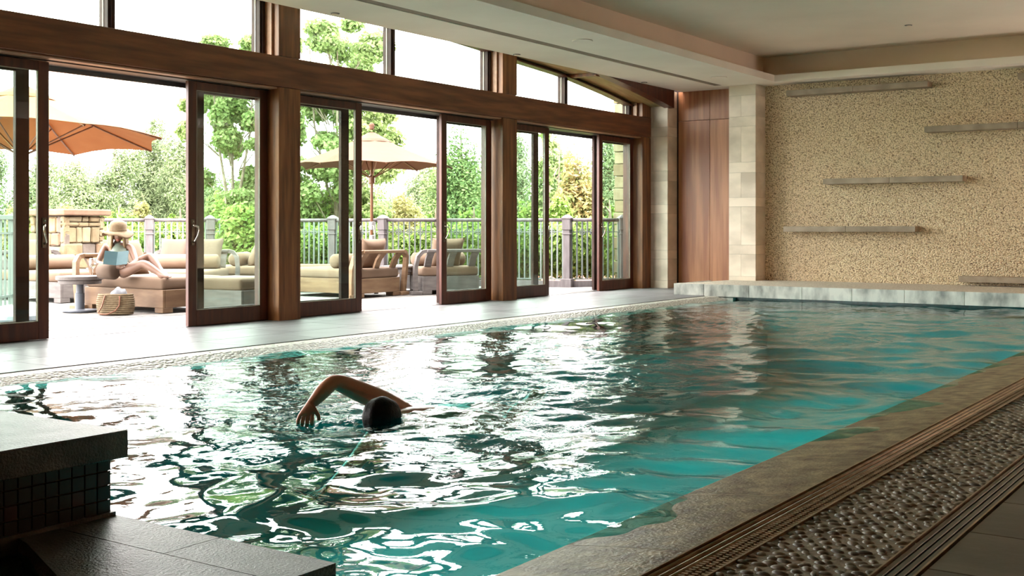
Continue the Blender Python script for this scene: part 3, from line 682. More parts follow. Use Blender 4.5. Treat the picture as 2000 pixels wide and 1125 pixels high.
# ------------------------------------------------------------------ garden furniture
def pillow_mesh(wx, wy, t, n=12):
    mb = MB(); g = {}
    for s_ in (1, -1):
        for i in range(n+1):
            for j in range(n+1):
                u, v = 2*i/n - 1, 2*j/n - 1
                edge = abs(u) == 1 or abs(v) == 1
                if edge and s_ < 0: g[(s_, i, j)] = g[(1, i, j)]; continue
                pin = 1 - .09*(1 - u*u)*abs(v)**3; pin2 = 1 - .09*(1 - v*v)*abs(u)**3
                h = t/2 * ((1 - u**4)*(1 - v**4))**.55
                g[(s_, i, j)] = mb.bm.verts.new((u*wx/2*pin2, v*wy/2*pin, s_*h))
        for i in range(n):
            for j in range(n):
                f = [g[(s_, i, j)], g[(s_, i+1, j)], g[(s_, i+1, j+1)], g[(s_, i, j+1)]]
                try: mb.bm.faces.new(f if s_ > 0 else f[::-1])
                except ValueError: pass
    return mb
def rot(rx=0, ry=0, rz=0, t=(0, 0, 0)): return Matrix.Translation(t) @ Euler((rx, ry, rz)).to_matrix().to_4x4()
def chaise(loc, rz, lb, wood=teak, L_=1.5, W=.95, pil=1, bol=True, back=True, name='daybed'):
    r = empty(name, loc, rz, lb, 'daybed' if back else 'ottoman', 'wooden daybeds on the terrace')
    hl, hw = L_/2, W/2
    f = MB(); f.box(-hl, hl, -hw, -hw + .035, .06, .275, .004); f.box(-hl, hl, hw - .035, hw, .06, .275, .004)
    f.box(-hl, -hl + .035, -hw + .036, hw - .036, .06, .275, .004); f.box(hl - .035, hl, -hw + .036, hw - .036, .06, .275, .004); f.box(-hl+.04, hl-.04, -hw+.04, hw-.04, .22, .265)
    f.build('base_frame', wood, r)
    for sx in (-1, 1):
        for sy in (-1, 1):
            xx = sx*(hl - .075); yy = sy*(hw - .075); MB().box(xx - .075, xx + .075, yy - .075, yy + .075, 0, .06, .004).build('foot', wood, r)
    mt = MB(); mt.box(-hl + .01, hl - .01, -hw + .0, hw - .0, .27, .42, .045, seg=3); o = mt.build('mattress', cush, r, smooth=True)
    if not back: return r
    for yy in (-hw + .1, 0, hw - .1):
        MB().bar([(hl - .06, yy, .25), (hl - .075, yy, .34), (hl - .06, yy, .44), (hl - .01, yy, .55), (hl + .08, yy, .65)], .035, .11).build('back_slat', wood, r)
    MB().box(hl + .02, hl + .12, -hw + .02, hw - .02, .64, .69, .01).build('top_rail', wood, r)
    for sy in (-1, 1):
        MB().bar([(hl + .07, sy*(hw - .04), .665), (hl + .06, sy*(hw + .04), .65), (hl + .035, sy*(hw + .10), .58), (hl + .0, sy*(hw + .125), .42), (hl - .02, sy*(hw + .12), .22), (hl - .03, sy*(hw + .11), .03)], .055, .075, (1, 0, 0)).build('curved_leg', wood, r)
        MB().box(hl - .09, hl + .03, sy*(hw + .11) - .09, sy*(hw + .11) + .09, 0, .05, .004).build('leg_foot', wood, r)
    for k in range(pil):
        yy = 0 if pil == 1 else (-.24, .24)[k]
        pm_ = pillow_mesh(.52, .56 if pil == 1 else .46, .20); pm_.build('back_cushion', cush if pil == 1 else cush_d, r, (hl - .2, yy, .63), (0, -math.radians(64), 0), smooth=True)
    if bol:
        MB().tube([(hl - .5, -hw + .03, .525), (hl - .5, -hw + .06, .525), (hl - .5, hw - .06, .525), (hl - .5, hw - .03, .525)], [.07, .105, .105, .07], 20).build('bolster', cush, r, smooth=True)
    return r
ch_a = chaise((-2.5, 9.54, 0), PI, 'honey teak daybed the woman in the straw hat sits on', teak, bol=False)
chaise((-5.2, 10.02, 0), PI, 'grey weathered daybed at left edge beyond the round table', teak_grey)
p = at(352, 16.75); chaise((p.x, p.y, 0), ANG + PI/2, 'daybed with two pillows and bolster behind the seated woman', teak_grey, W=1.05, pil=2)
p = at(440, 18.6); chaise((p.x, p.y, 0), ANG, 'grey daybed near the fence, seen through glass left of first post', teak_grey)
p = at(463, 14.15); chaise((p.x, p.y, 0), .1, 'backless cushioned ottoman just behind glass left of first post', teak_grey, .78, .72, back=False, name='ottoman')
chaise((-2.63, 13.1, 0), 0, 'honey teak daybed with curved back slats in the middle doorway', teak)
chaise((-2.14, 14.68, 0), math.radians(-28), 'grey weathered daybed behind teak one in middle doorway', teak_grey)
p = at(620, 19.0); chaise((p.x, p.y, 0), ANG, 'low cushioned ottoman near the fence beside the second umbrella', teak_grey, .9, .8, back=False, name='ottoman')
# small low table between daybeds
p = at(770, 18.1); r = empty('side_table', (p.x, p.y, 0), .3, 'low slatted wooden side table between the two daybeds in middle doorway', 'table')
for k in range(5): MB().box(-.25, .25, -.25 + k*.102, -.155 + k*.102, .40, .425, .003).build('slat', teak_grey, r)
MB().box(-.23, .23, -.23, .23, .33, .395, .003).build('apron', teak_grey, r)
for sx in (-1, 1):
    for sy in (-1, 1): MB().box(sx*.21 - .025, sx*.21 + .025, sy*.21 - .025, sy*.21 + .025, 0, .33).build('leg', teak_grey, r)
p = Vector((-3.95, 10.05, 0)); r = empty('side_table', (p.x, p.y, 0), .2, 'square grey side table between stone pier and woman', 'table')
MB().box(-.27, .27, -.27, .27, .44, .475, .004).build('tabletop', teak_grey, r); MB().box(-.2, .2, -.2, .2, .36, .44, .003).build('apron', teak_grey, r)
for sx in (-1, 1):
    for sy in (-1, 1): MB().box(sx*.2 - .025, sx*.2 + .025, sy*.2 - .025, sy*.2 + .025, 0, .36).build('leg', teak_grey, r)
# round table, glass
tx, ty = -2.86, 8.74
p = at(156, 14.15); tx, ty = p.x, p.y
r = empty('round_table', (tx, ty, 0), .3, 'small round wooden table with grey pedestal beside the daybed', 'table')
MB().lathe([(.27, .385), (.278, .39), (.278, .425), (.27, .43), (0, .43)], 40).build('tabletop', teak_grey, r)
MB().lathe([(.245, .335), (.25, .34), (.25, .38), (0, .385)], 40).build('apron_ring', teak_grey, r)
MB().lathe([(.055, .02), (.055, .22), (.045, .225), (.042, .34)], 20).build('pedestal', grey_m, r, smooth=False)
MB().lathe([(.20, 0), (.205, .012), (.2, .022), (.06, .03), (0, .03)], 36).build('base_disc', grey_m, r)
p = at(181, 14.05)
r = empty('wine_glass', (p.x, p.y, .431), 0, 'stemmed glass of white wine on the round table', 'glass')
MB().lathe([(.0, .0), (.034, .001), (.034, .003), (.006, .008), (.004, .02), (.004, .08), (.012, .092), (.034, .115), (.042, .145), (.040, .18), (.033, .215), (.0325, .215), (.039, .18), (.041, .145), (.033, .116), (.01, .094), (0, .093)], 24).build('bowl_and_stem', glass_c, r, smooth=True)
MB().lathe([(0, .094), (.01, .095), (.033, .117), (.0395, .14), (0, .14)], 24).build('wine', wine_c, r, smooth=False)
# tote bag with towel
p = at(226, 13.65)
r = empty('straw_tote_bag', (p.x, p.y, 0), ANG, 'woven straw tote bag with leather straps in front of the daybed', 'bag')
mb = MB(); prof = [(0, .0), (.19, .0), (.205, .03), (.215, .1), (.212, .17), (.195, .235), (.19, .235), (.205, .16), (.208, .1), (.0, .05)]
mb.lathe(prof, 40, sx=1, sy=.45); mb.build('bag_body', straw, r, smooth=True)
for zz in np.arange(.015, .235, .024):
    rr = float(np.interp(zz, [0, .03, .1, .17, .235], [.19, .205, .215, .212, .195]))
    MB().tube([(rr*math.cos(t_), rr*.45*math.sin(t_), zz) for t_ in np.linspace(0, 2*PI, 41)], .0125, 6, caps=False).build('woven_coil', straw, r, smooth=True)
MB().tube([(-.09, -.102, .225), (-.095, -.112, .19), (-.12, -.118, .10), (-.16, -.125, .03), (-.13, -.14, -.0 + .012), (-.05, -.15, .01), (.04, -.13, .05), (.08, -.115, .11), (.085, -.11, .18), (.08, -.102, .22)], .0085, 6).build('strap', leather, r, smooth=True)
MB().tube([(-.09, .102, .225), (-.1, .12, .18), (-.05, .13, .1), (.05, .13, .12), (.08, .11, .21)], .0085, 6).build('strap', leather, r, smooth=True)
tw = MB(); tw.sphere((0, 0, 0), 1, 3, M=rot(0, .25, .2, (.035, 0, .225)) @ Matrix.Diagonal((.095, .055, .085, 1)))
for v in tw.bm.verts: v.co += Vector((0, 0, .012*math.sin(v.co.x*70) + .008*math.sin(v.co.y*90)))
tw.build('towel', towel, None, (p.x, p.y, 0), (0, 0, ANG), smooth=True, label='pale blue white towel sticking out of the straw bag', cat='towel')
# umbrellas
def umbrella(loc, R_, zr, za, tilt, lb, cm, n=8, ph=0, vent=True):
    r = empty('patio_umbrella', loc, ph, lb, 'umbrella', 'market umbrellas')
    M = Matrix.Translation((0, 0, zr)) @ tilt @ Matrix.Translation((0, 0, -zr))
    mb = MB(); rings = []; K = 7; sub = 4
    for i in range(K+1):
        f = i/K; rad = .03 + (R_ - .03)*f; z = za - (za - zr)*(f**.82); ring = []
        for k in range(n*sub):
            a = 2*PI*k/(n*sub); t_ = (k % sub)/sub; seg = math.cos(PI/n)/math.cos((t_ - .5)*2*PI/n)
            sag = math.sin(PI*t_)
            ring.append(mb.bm.verts.new((rad*seg*math.cos(a)*(1 - .04*sag*f), rad*seg*math.sin(a)*(1 - .04*sag*f), z + .04*sag*f*f)))
        rings.append(ring)
    for A, B in zip(rings, rings[1:]):
        for k in range(n*sub): mb.bm.faces.new((A[k], A[(k+1) % (n*sub)], B[(k+1) % (n*sub)], B[k]))
    bmesh.ops.transform(mb.bm, matrix=M, verts=mb.bm.verts)
    o = mb.build('canopy', cm, r); md = o.modifiers.new('s', 'SOLIDIFY'); md.thickness = .006
    vb = MB(); vb.lathe([(f_*R_*.98, za - (za - zr)*f_**.82 + .015 + .02*(f_ < .22)) for f_ in (.24, .2, .12, .04)], n*4); bmesh.ops.transform(vb.bm, matrix=M, verts=vb.bm.verts)
    for f_ in [f_ for f_ in vb.bm.faces if len(f_.verts) == n*4]: vb.bm.faces.remove(f_)
    o = vb.build('vent_flap', cm, r); md = o.modifiers.new('s', 'SOLIDIFY'); md.thickness = .006
    MB().lathe([(.02, 0), (.045, .02), (.03, .045), (.05, .07), (.03, .11), (0, .12)], 14, M @ Matrix.Translation((0, 0, za + .04))).build('finial', cm, r, smooth=True)
    for k in range(n):
        a = 2*PI*k/n; c_, s_ = math.cos(a), math.sin(a)
        pts_ = []
        for f in (.02, .3, .6, .99): pts_.append(M @ Vector((R_*f*c_, R_*f*s_, za - (za - zr)*(f**.82) - .02)))
        MB().tube(pts_, .010, 6).build('rib', pole_m, r)
        q1 = M @ Vector((R_*.52*c_, R_*.52*s_, za - (za - zr)*(.52**.82) - .03)); q0 = M @ Vector((.04*c_, .04*s_, zr - .18))
        MB().tube([q0, q1], .009, 6).build('strut', pole_m, r)
    MB().tube([(0, 0, .05), M @ Vector((0, 0, zr - .2)), M @ Vector((0, 0, za))], .025, 12).build('pole', pole_m, r, smooth=True)
    MB().lathe([(.03, zr - .28), (.055, zr - .26), (.055, zr - .16), (.03, zr - .14)], 16, tilt.__class__.Identity(4)).build('hub', pole_m, r)
    MB().lathe([(.25, 0), (.26, .03), (.22, .07), (.05, .09), (.045, .3), (.03, .3)], 24).build('base_weight', grey_m, r)
    return r
d = 12.6; p = at(43, d)
umbrella((p.x, p.y, 0), 1.52, 1.98, 2.55, Matrix.Rotation(math.radians(-3.2), 4, 'X'), 'large orange tan umbrella at the left doorway over the daybeds', canvas, ph=ANG)
p = at(726, 19.0)
r = umbrella((p.x, p.y, 0), 1.36, 2.01, 2.57, Matrix.Identity(4), 'pale tan umbrella in the middle doorway with white crank', canvas2, ph=.1)
MB().box(-.04, .04, -.04, .04, .98, 1.12, .01).build('crank_housing', white_m, r); MB().box(-.035, .035, -.035, .035, .72, .9, .01).build('pole_collar', white_m, r)
MB().tube([(.03, -.03, 1.05), (.10, -.08, 1.05), (.10, -.08, .97)], .010, 6).build('crank_handle', nickel, r)

# ------------------------------------------------------------------ plants
def leaves(name, blobs, n, size, mt, parent, aspect=.62, seed=0, inner=.45, up=.3, flat=False):
    rs = np.random.RandomState(seed); B = np.array(blobs, float)
    wts = (B[:, 3]*B[:, 4] + B[:, 4]*B[:, 5] + B[:, 3]*B[:, 5]); wts /= wts.sum()
    bi = rs.choice(len(B), n, p=wts); dirs = rs.normal(size=(n, 3)); dirs /= np.linalg.norm(dirs, axis=1)[:, None]
    lump = 1 + .13*np.sin(dirs[:, 0]*7 + bi*1.7) * np.sin(dirs[:, 1]*6 + bi) + .1*np.sin(dirs[:, 2]*9 + bi*2.3)
    rad = (inner + (1 - inner)*rs.rand(n)**.45) * lump
    P = B[bi, :3] + dirs * rad[:, None] * B[bi, 3:6]
    P[:, 2] = np.maximum(P[:, 2], .0)
    nrm = dirs + rs.normal(size=(n, 3))*.7 + (0, 0, up); nrm /= np.linalg.norm(nrm, axis=1)[:, None]
    t = np.cross(nrm, rs.normal(size=(n, 3))); t /= np.linalg.norm(t, axis=1)[:, None]; b2 = np.cross(nrm, t)
    s = size * rs.uniform(.6, 1.35, n)[:, None]
    V = np.stack((P - t*s*.5, P + b2*s*aspect*.5 + nrm*s*.08, P + t*s*.5, P - b2*s*aspect*.5 + nrm*s*.08), 1).reshape(-1, 3)
    return tag(npmesh(name, V, np.arange(4*n).reshape(-1, 4), mt, parent), kind='stuff')
GT = 0
def plant(name, u, d, vtop, wpx, kind, lb, cat, vbot=None, dens=1., group=None, seed=None, nb_=9):
    global GT; GT += 1; rs = random.Random(seed or GT*13)
    loc = at(u, d); r = empty(name, (loc.x, loc.y, -.12), 0, lb, cat, group)
    h = 1 + (447 - vtop)/2280.*d + .12; wd = wpx*d/2280./2; z0 = 0
    mt, sz, asp, cnt, inner = {'pine': (lf_pine, .115, .32, 26000, .15), 'dark': (lf_dark, .105, .5, 21000, .25), 'vine': (lf_vine, .085, .7, 9000, .5), 'gold': (lf_gold, .09, .5, 8000, .45), 'red': (lf_red, .16, .35, 6000, .4), 'maple': (lf_maple, .085, .78, 32000, .03), 'sparse': (lf_maple, .085, .7, 7000, .05)}[kind]
    blobs = []
    if kind == 'pine':
        for k in range(nb_ + 4):
            f = k/(nb_ + 3); zz = h*(.12 + .8*f); w2 = wd*(1.15 - .62*f)
            blobs.append((rs.uniform(-.5, .5)*w2, rs.uniform(-.5, .5)*w2, zz, w2*.75, w2*.75, h*.13))
        for k in range(9): blobs.append((rs.uniform(-.8, .8)*wd, rs.uniform(-.5, .5)*wd, h*rs.uniform(.15, .62), wd*.5, wd*.5, h*.16))
        blobs.append((0, 0, h*.93, wd*.10, wd*.10, h*.10))
    elif kind in ('maple', 'sparse'):
        zc = h*.62
        for k in range(nb_ * 4):
            a = rs.uniform(0, 2*PI); q = rs.random()**.6; zz = zc + rs.uniform(-.52, .36)*h*(1 - .35*q)
            blobs.append((math.cos(a)*q*wd*.85, math.sin(a)*q*wd*.85, min(zz, h*.96), wd*rs.uniform(.14, .34), wd*rs.uniform(.14, .34), wd*rs.uniform(.10, .26)))
    else:
        for k in range(nb_):
            a = rs.uniform(0, 2*PI); q = rs.random()**.5; top = h*(1 - .35*q*q)
            rz_ = top*.5
            blobs.append((math.cos(a)*q*wd*.62, math.sin(a)*q*wd*.62, top - rz_, wd*.45, wd*.45, rz_))
    leaves('foliage', blobs, int(cnt*dens), sz, mt, r, asp, seed=GT, inner=inner)
    tm = MB()
    if kind in ('maple', 'sparse'):
        for s_ in range(3):
            a0 = s_*2.1 + GT; base = Vector((0, 0, 0)); pth = [base, Vector((.08*math.cos(a0), .08*math.sin(a0), h*.25)), Vector((.35*wd*math.cos(a0), .35*wd*math.sin(a0), h*.55)), Vector((.45*wd*math.cos(a0), .45*wd*math.sin(a0), h*.9))]
            tm.tube(pth, [.05, .04, .022, .008], 7)
        for b_ in blobs:
            a0 = math.atan2(b_[1], b_[0]); q = Vector(b_[:3]); s0 = Vector((q.x*.3, q.y*.3, max(.3, q.z - .45*wd)))
            tm.tube([s0, (s0 + q)/2 + Vector((0, 0, .05)), q], [.018, .011, .004], 5)
    else:
        tm.tube([(0, 0, 0), (.03, .02, h*.5), (0, 0, h*.97)], [.11, .07, .01], 7)
        for k in range(8):
            a0 = rs.uniform(0, 6.3); z_ = h*rs.uniform(.2, .85); tm.tube([(0, 0, z_), (wd*.4*math.cos(a0), wd*.4*math.sin(a0), z_ + h*.06)], [.03, .008], 5)
    tm.build('trunk' if kind in ('pine', 'maple', 'sparse', 'dark') else 'stems', bark, r)
    return r
G1 = 'conifers behind the fence'
for (u, d_, vt, wd, kd, lb) in [
    (-40, 33, 285, 170, 'pine', 'grey green conifer at far left edge behind side fence'), (75, 34, 310, 150, 'pine', 'soft conifer left of the stone pier top, behind umbrella edge'), (150, 32, 318, 150, 'pine', 'soft grey green conifer directly behind stone pier'),
    (225, 33, 292, 150, 'pine', 'broad conifer behind the seated woman'), (300, 35, 236, 120, 'pine', 'tall spired conifer left of the open door edge'), (350, 34, 268, 130, 'pine', 'conifer hidden mostly by door frame left of first post'),
    (420, 38, 330, 200, 'dark', 'dark green tree under maple crown left of first post'), (560, 40, 345, 220, 'dark', 'dark tree behind first wooden post'), (700, 38, 318, 230, 'dark', 'dark tree behind pale umbrella pole'),
    (825, 36, 325, 150, 'pine', 'grey green conifer right of the pale umbrella'), (900, 31, 240, 165, 'dark', 'rounded green tree behind glass door left of second post'), (1010, 34, 264, 130, 'pine', 'conifer behind the door right of second post'),
    (1095, 32, 262, 150, 'dark', 'rounded green tree filling the last open doorway'), (1190, 33, 268, 130, 'pine', 'conifer seen through the last glass door')]:
    plant('conifer_tree' if kd == 'pine' else 'garden_tree', u, d_, vt, wd, kd, lb, 'tree', group='trees beyond the fence', dens=1.0 if d_ < 36 else 1.2)
plant('maple_tree', 455, 25.5, 15, 215, 'maple', 'airy green maple with thin branches left of first post', 'tree', dens=1.6, group='trees beyond the fence', nb_=13)
plant('maple_tree', 655, 24.5, -10, 260, 'maple', 'leafy maple reaching into the middle clerestory window', 'tree', dens=1.7, group='trees beyond the fence', nb_=13)
plant('maple_tree', 1075, 27, 245, 90, 'sparse', 'sparse young tree in the last open doorway', 'tree', dens=.7, group='trees beyond the fence', nb_=8)
for (u, d_, vt, wd, kd, lb) in [
    (232, 24.5, 398, 120, 'vine', 'bright green bush rising above fence behind the woman'), (275, 25.5, 392, 90, 'gold', 'yellow tinged bush behind the fence post near woman'), (352, 24.5, 402, 110, 'vine', 'bright bush left of first sliding door edge'),
    (440, 23.8, 378, 110, 'vine', 'tall bright bush through glass left of first post'), (540, 24, 392, 110, 'vine', 'bush behind first wooden post'), (630, 24.5, 372, 100, 'vine', 'tall bright bush through glass right of first post'),
    (700, 25, 398, 80, 'gold', 'yellowish bush left of pale umbrella pole'), (790, 27, 372, 105, 'gold', 'rounded golden bush in middle doorway'), (850, 25, 402, 100, 'vine', 'bright hedge bush at right of middle doorway'),
    (925, 24.5, 398, 110, 'vine', 'green bush through glass left of second post'), (1030, 24.5, 395, 100, 'vine', 'green bush through glass right of second post'), (1095, 24.2, 385, 90, 'vine', 'bright shrub behind fence post in last doorway'),
    (1128, 25.5, 290, 115, 'red', 'tall shrub with bronze and yellow leaf rosettes'), (1190, 24.5, 385, 80, 'vine', 'green shrub through the last glass door'),
    (130, 24, 402, 110, 'gold', 'yellow green shrub peeking over the stone pier'), (40, 22, 398, 110, 'gold', 'yellow green shrub through far left glass door')]:
    plant('garden_shrub', u, d_, vt, wd, kd, lb, 'shrub', group='shrubs behind the fence', dens=1.3 if kd != 'red' else 1.1)
# leafy hedge hugging the fence
hd = empty('hedge', (0, 0, 0), 0, 'dense bright green leafy hedge growing against the fence', 'hedge')
bl = []
rs = random.Random(5)
for u in range(60, 1190, 16):
    p = at(u, float(np.interp(u, [90, 292, 410, 530, 650, 748, 1108, 1250], [20.3, 20.7, 21.2, 21.4, 21.1, 20.6, 20.2, 20.75])) + .75 + rs.uniform(0, .35))
    h_ = rs.uniform(.42, .56); lift = .12 if u > 1050 else 0
    bl.append((p.x, p.y, h_ + lift, .36, .36, h_))
leaves('foliage', bl, 52000, .085, lf_vine, hd, .72, seed=99, inner=.7)
pv = empty('climbing_vine', (0, 0, 0), 0, 'light green vine spilling over the fence beside the grey post', 'vine')
bl = []
for u, v_, rr in ((462, 470, .34), (440, 500, .3), (478, 505, .34), (490, 450, .3), (505, 480, .4), (455, 440, .25), (520, 450, .4), (470, 425, .28)):
    p = at(u, 20.9, v=v_); bl.append((p.x, p.y, p.z, rr, rr*.8, rr))
leaves('foliage', bl, 6000, .095, lf_vine, pv, .75, seed=98, inner=.5)

# ------------------------------------------------------------------ people
def skinned(name, joints, edges, mt, parent, root=0, sub=2):
    me = bpy.data.meshes.new(name); me.from_pydata([tuple(j[0]) for j in joints], edges, []); o = addobj(name, me, mt, parent)
    sk = o.modifiers.new('skin', 'SKIN'); sk.use_smooth_shade = True
    ly = me.skin_vertices[0].data if me.skin_vertices else None
    if ly is None:
        bm = bmesh.new(); bm.from_mesh(me); bm.verts.layers.skin.verify(); bm.to_mesh(me); bm.free(); ly = me.skin_vertices[0].data
    for i, j in enumerate(joints):
        rr = j[1]; ly[i].radius = rr if isinstance(rr, tuple) else (rr, rr); ly[i].use_root = (i == root)
    s = o.modifiers.new('sub', 'SUBSURF'); s.levels = sub; s.render_levels = sub
    return o
def head_mesh(mb, c, R, fwd, upv, s=1.0):
    """a head with face planes: fwd faces forward, up axis"""
    f = Vector(fwd).normalized(); u = Vector(upv).normalized(); rgt = f.cross(u).normalized(); u = rgt.cross(f)
    M = Matrix((( rgt.x, f.x, u.x, c[0]), (rgt.y, f.y, u.y, c[1]), (rgt.z, f.z, u.z, c[2]), (0, 0, 0, 1)))
    vs = bmesh.ops.create_icosphere(mb.bm, subdivisions=4, radius=1)['verts']
    for v in vs:
        x, y, z = v.co
        X_ = x*.076; Y_ = y*.098; Z_ = z*.118
        if z < 0: X_ *= 1 - .42*(-z)**1.5; Y_ = Y_*(1 - .15*(-z)) + (.018*(-z) if y > 0 else .02*(-z))
        if y > 0: Y_ += .006*math.exp(-((z + .75)/.16)**2 - (x/.35)**2)                       # chin
        if y > .2:
            Y_ += .026*math.exp(-((x)/.17)**2)*max(0, 1 - abs(z + .18)/.26)                      # nose
            Y_ -= .010*(math.exp(-((x - .38)/.18)**2 - ((z - .08)/.13)**2) + math.exp(-((x + .38)/.18)**2 - ((z - .08)/.13)**2))   # eye sockets
            Y_ += .006*math.exp(-((z - .27)/.1)**2)*math.exp(-(x/.6)**2)
            Y_ += .005*math.exp(-((z + .50)/.07)**2 - (x/.25)**2)                               # lips
        v.co = M @ (Vector((X_, Y_, Z_)) * s)
    for sd in (-1, 1):
        mb.sphere((0, 0, 0), 1, 2, M=M @ Matrix.Diagonal((s, s, s, 1)) @ Matrix.Translation((sd*.076, -.008, .0)) @ Matrix.Rotation(sd*.3, 4, 'Z') @ Matrix.Diagonal((.010, .018, .03, 1)))
    return M
# --- woman on the daybed
W_ = lambda u, v, d: at(u, d, v=v)
wo = empty('woman', tuple(at(236, 14.0, z=.42)), 0, 'person in pale green swimsuit reading on the teak daybed, knees bent', 'person')
O = Vector(wo.location)
def R0(p): return Vector(p) - O
J = []; Ed = []
def add(p, r, par=None):
    J.append((R0(p), r)); i = len(J) - 1
    if par is not None: Ed.append((par, i))
    return i
pel = add(W_(235, 527, 14.05), (.125, .10))
wai = add(W_(234, 508, 14.16), (.105, .085), pel); ch1 = add(W_(232, 492, 14.25), (.12, .095), wai); ch2 = add(W_(231, 482, 14.3), (.115, .08), ch1)
nk = add(W_(230.5, 473, 14.3), .044, ch2); hd_ = add(W_(230, 464, 14.27), .046, nk)
for (sh, el, wr, hn, tip) in (((207, 482, 14.28), (190.5, 514, 14.12), (222, 523, 13.92), (232, 520.5, 13.9), 1), ((256, 484, 14.28), (266, 511, 14.12), (253, 518, 13.98), (246, 515, 13.93), -1)):
    a = add(W_(*sh), .052, ch2); b = add((W_(*sh) + W_(*el))/2, .043, a); e_ = add(W_(*el), .036, b); f_ = add((W_(*el)*.6 + W_(*wr)*.4), .036, e_); g_ = add(W_(*wr), .022, f_)
    h1 = add(W_(*hn), (.034, .02), g_)
    base = W_(*hn); dirp = (W_(*hn) - W_(*wr)).normalized(); upz = Vector((0, 0, 1))
    back = (at(1000, 1) - at(1000, 2)).normalized()
    for k in range(4):
        off = upz*(.026 - .017*k); ln = (.062, .07, .066, .052)[k]
        p1 = base + dirp*.03 + off; q1 = p1 + dirp*ln*.5 + back*.004; q2 = q1 + dirp*ln*.45 + upz*.006
        a = add(p1, .0095, h1); a = add(q1, .0085, a); a = add(q2, .0068, a)
    a = add(base + upz*.03 + dirp*.0, .011, h1); a = add(base + upz*.055 + dirp*.02 + back*(-.004), .0095, a); a = add(base + upz*.072 + dirp*.035, .008, a)
for (hp, kn, an, ft) in (((241, 532, 13.98), (281.5, 514, 13.86), (316, 537, 13.78), (331, 540.2, 13.70)), ((243, 530, 14.16), (293.5, 499, 14.22), (316, 531, 14.05), (328, 539, 13.92))):
    a = add(W_(*hp), .082, pel); b = add(W_(*hp).lerp(W_(*kn), .5), .068, a); k_ = add(W_(*kn), .052, b); c_ = add(W_(*kn).lerp(W_(*an), .35), .05, k_)
    d_ = add(W_(*an), .030, c_); add(W_(*an) + Vector((-.02, 0, -.03)), .028, d_); e2 = add(W_(*an).lerp(W_(*ft), .6), (.036, .024), d_); f2 = add(W_(*ft), (.034, .014), e2)
    fd = (W_(*ft) - W_(*an)).normalized()
    for k in range(5):
        sp = Vector((math.cos(ANG), math.sin(ANG), 0)).cross(Vector((0, 0, 1)))
        p1 = W_(*ft) + sp*(.024 - .012*k); a = add(p1 + fd*.018, .0085, f2); add(p1 + fd*(.036 - .003*k), .0075, a)
body = skinned('body', J, Ed, skin_w, wo, pel)
hm = MB(); hc = W_(230.5, 456.5, 14.25); fw = (Vector((9.47, 0, 1)) - hc); fw.z = -.22*fw.length; fw = fw.normalized()
HM = head_mesh(hm, R0(hc), 1, fw, (0, 0, 1), .9); hm.build('head', skin_w, wo, smooth=True)
MB().sphere((0, 0, 0), 1, 2, M=HM @ Matrix.Translation((0, .098, -.056)) @ Matrix.Diagonal((.021, .006, .007, 1))).build('lips', lip, wo, smooth=True)
for sd in (-1, 1): MB().sphere((0, 0, 0), 1, 2, M=HM @ Matrix.Translation((sd*.029, .083, .012)) @ Matrix.Diagonal((.013, .006, .0055, 1))).build('eye', hair_d, wo, smooth=True)
# swimsuit as an offset skin over the torso
sj = [(R0(W_(235, 528, 14.05)), (.132, .107)), (R0(W_(234, 508, 14.155)), (.112, .092)), (R0(W_(232, 492, 14.245)), (.124, .102)), (R0(W_(231.2, 481, 14.285)), (.10, .092)), (R0(W_(230.8, 476, 14.29)), (.06, .062)), (R0(W_(230.6, 473.5, 14.295)), (.05, .054))]
skinned('swimsuit', sj, [(0, 1), (1, 2), (2, 3), (3, 4), (4, 5)], suit, wo)
# hair: two hanging locks + cap
hb = MB()
hb.sphere((0, 0, 0), 1, 3, M=HM @ Matrix.Translation((0, -.018, .02)) @ Matrix.Diagonal((.088, .097, .115, 1)))
for sd in (-1, 1):
    for k in range(5):
        x0 = sd*(.062 + .006*k); y0 = .045 - .022*k
        P_ = [HM @ Vector((x0, y0, .05)), HM @ Vector((x0*1.15, y0 + .01, -.04)), HM @ Vector((x0*1.25, y0 + .03, -.13)), HM @ Vector((x0*1.2, y0 + .06, -.20 - .012*(k % 3)))]
        hb.tube(P_, [.02, .022, .02, .005], 8)
hb.build('hair', hair_b, wo, smooth=True)
# hat
hh = MB(); Mh = HM @ Matrix.Translation((0, .0, .022)) @ Matrix.Rotation(.13, 4, 'X')
prof = [(.188, -.035), (.18, -.018), (.16, -.004), (.135, .006), (.105, .012), (.104, .05), (.101, .09), (.085, .122), (.05, .14), (0, .144)]
rings = []
for r_, z_ in prof[:-1]:
    rings.append([hh.bm.verts.new(Mh @ Vector((r_*math.cos(t_), r_*math.sin(t_), z_ + (max(0, r_ - .115)*.36*math.sin(2*t_ + .3) + max(0, r_ - .115)*.12*math.sin(5*t_))))) for t_ in np.linspace(0, 2*PI, 49)[:-1]])
for A, B in zip(rings, rings[1:]):
    for k in range(48): hh.bm.faces.new((A[k], A[(k+1) % 48], B[(k+1) % 48], B[k]))
hh.bm.faces.new(rings[-1])
o = hh.build('sun_hat', hat_m, wo, smooth=True, label='floppy straw sun hat'); md = o.modifiers.new('s', 'SOLIDIFY'); md.thickness = .005
MB().lathe([(.1055, .016), (.1055, .034)], 40, Mh).build('hat_band', straw, o)
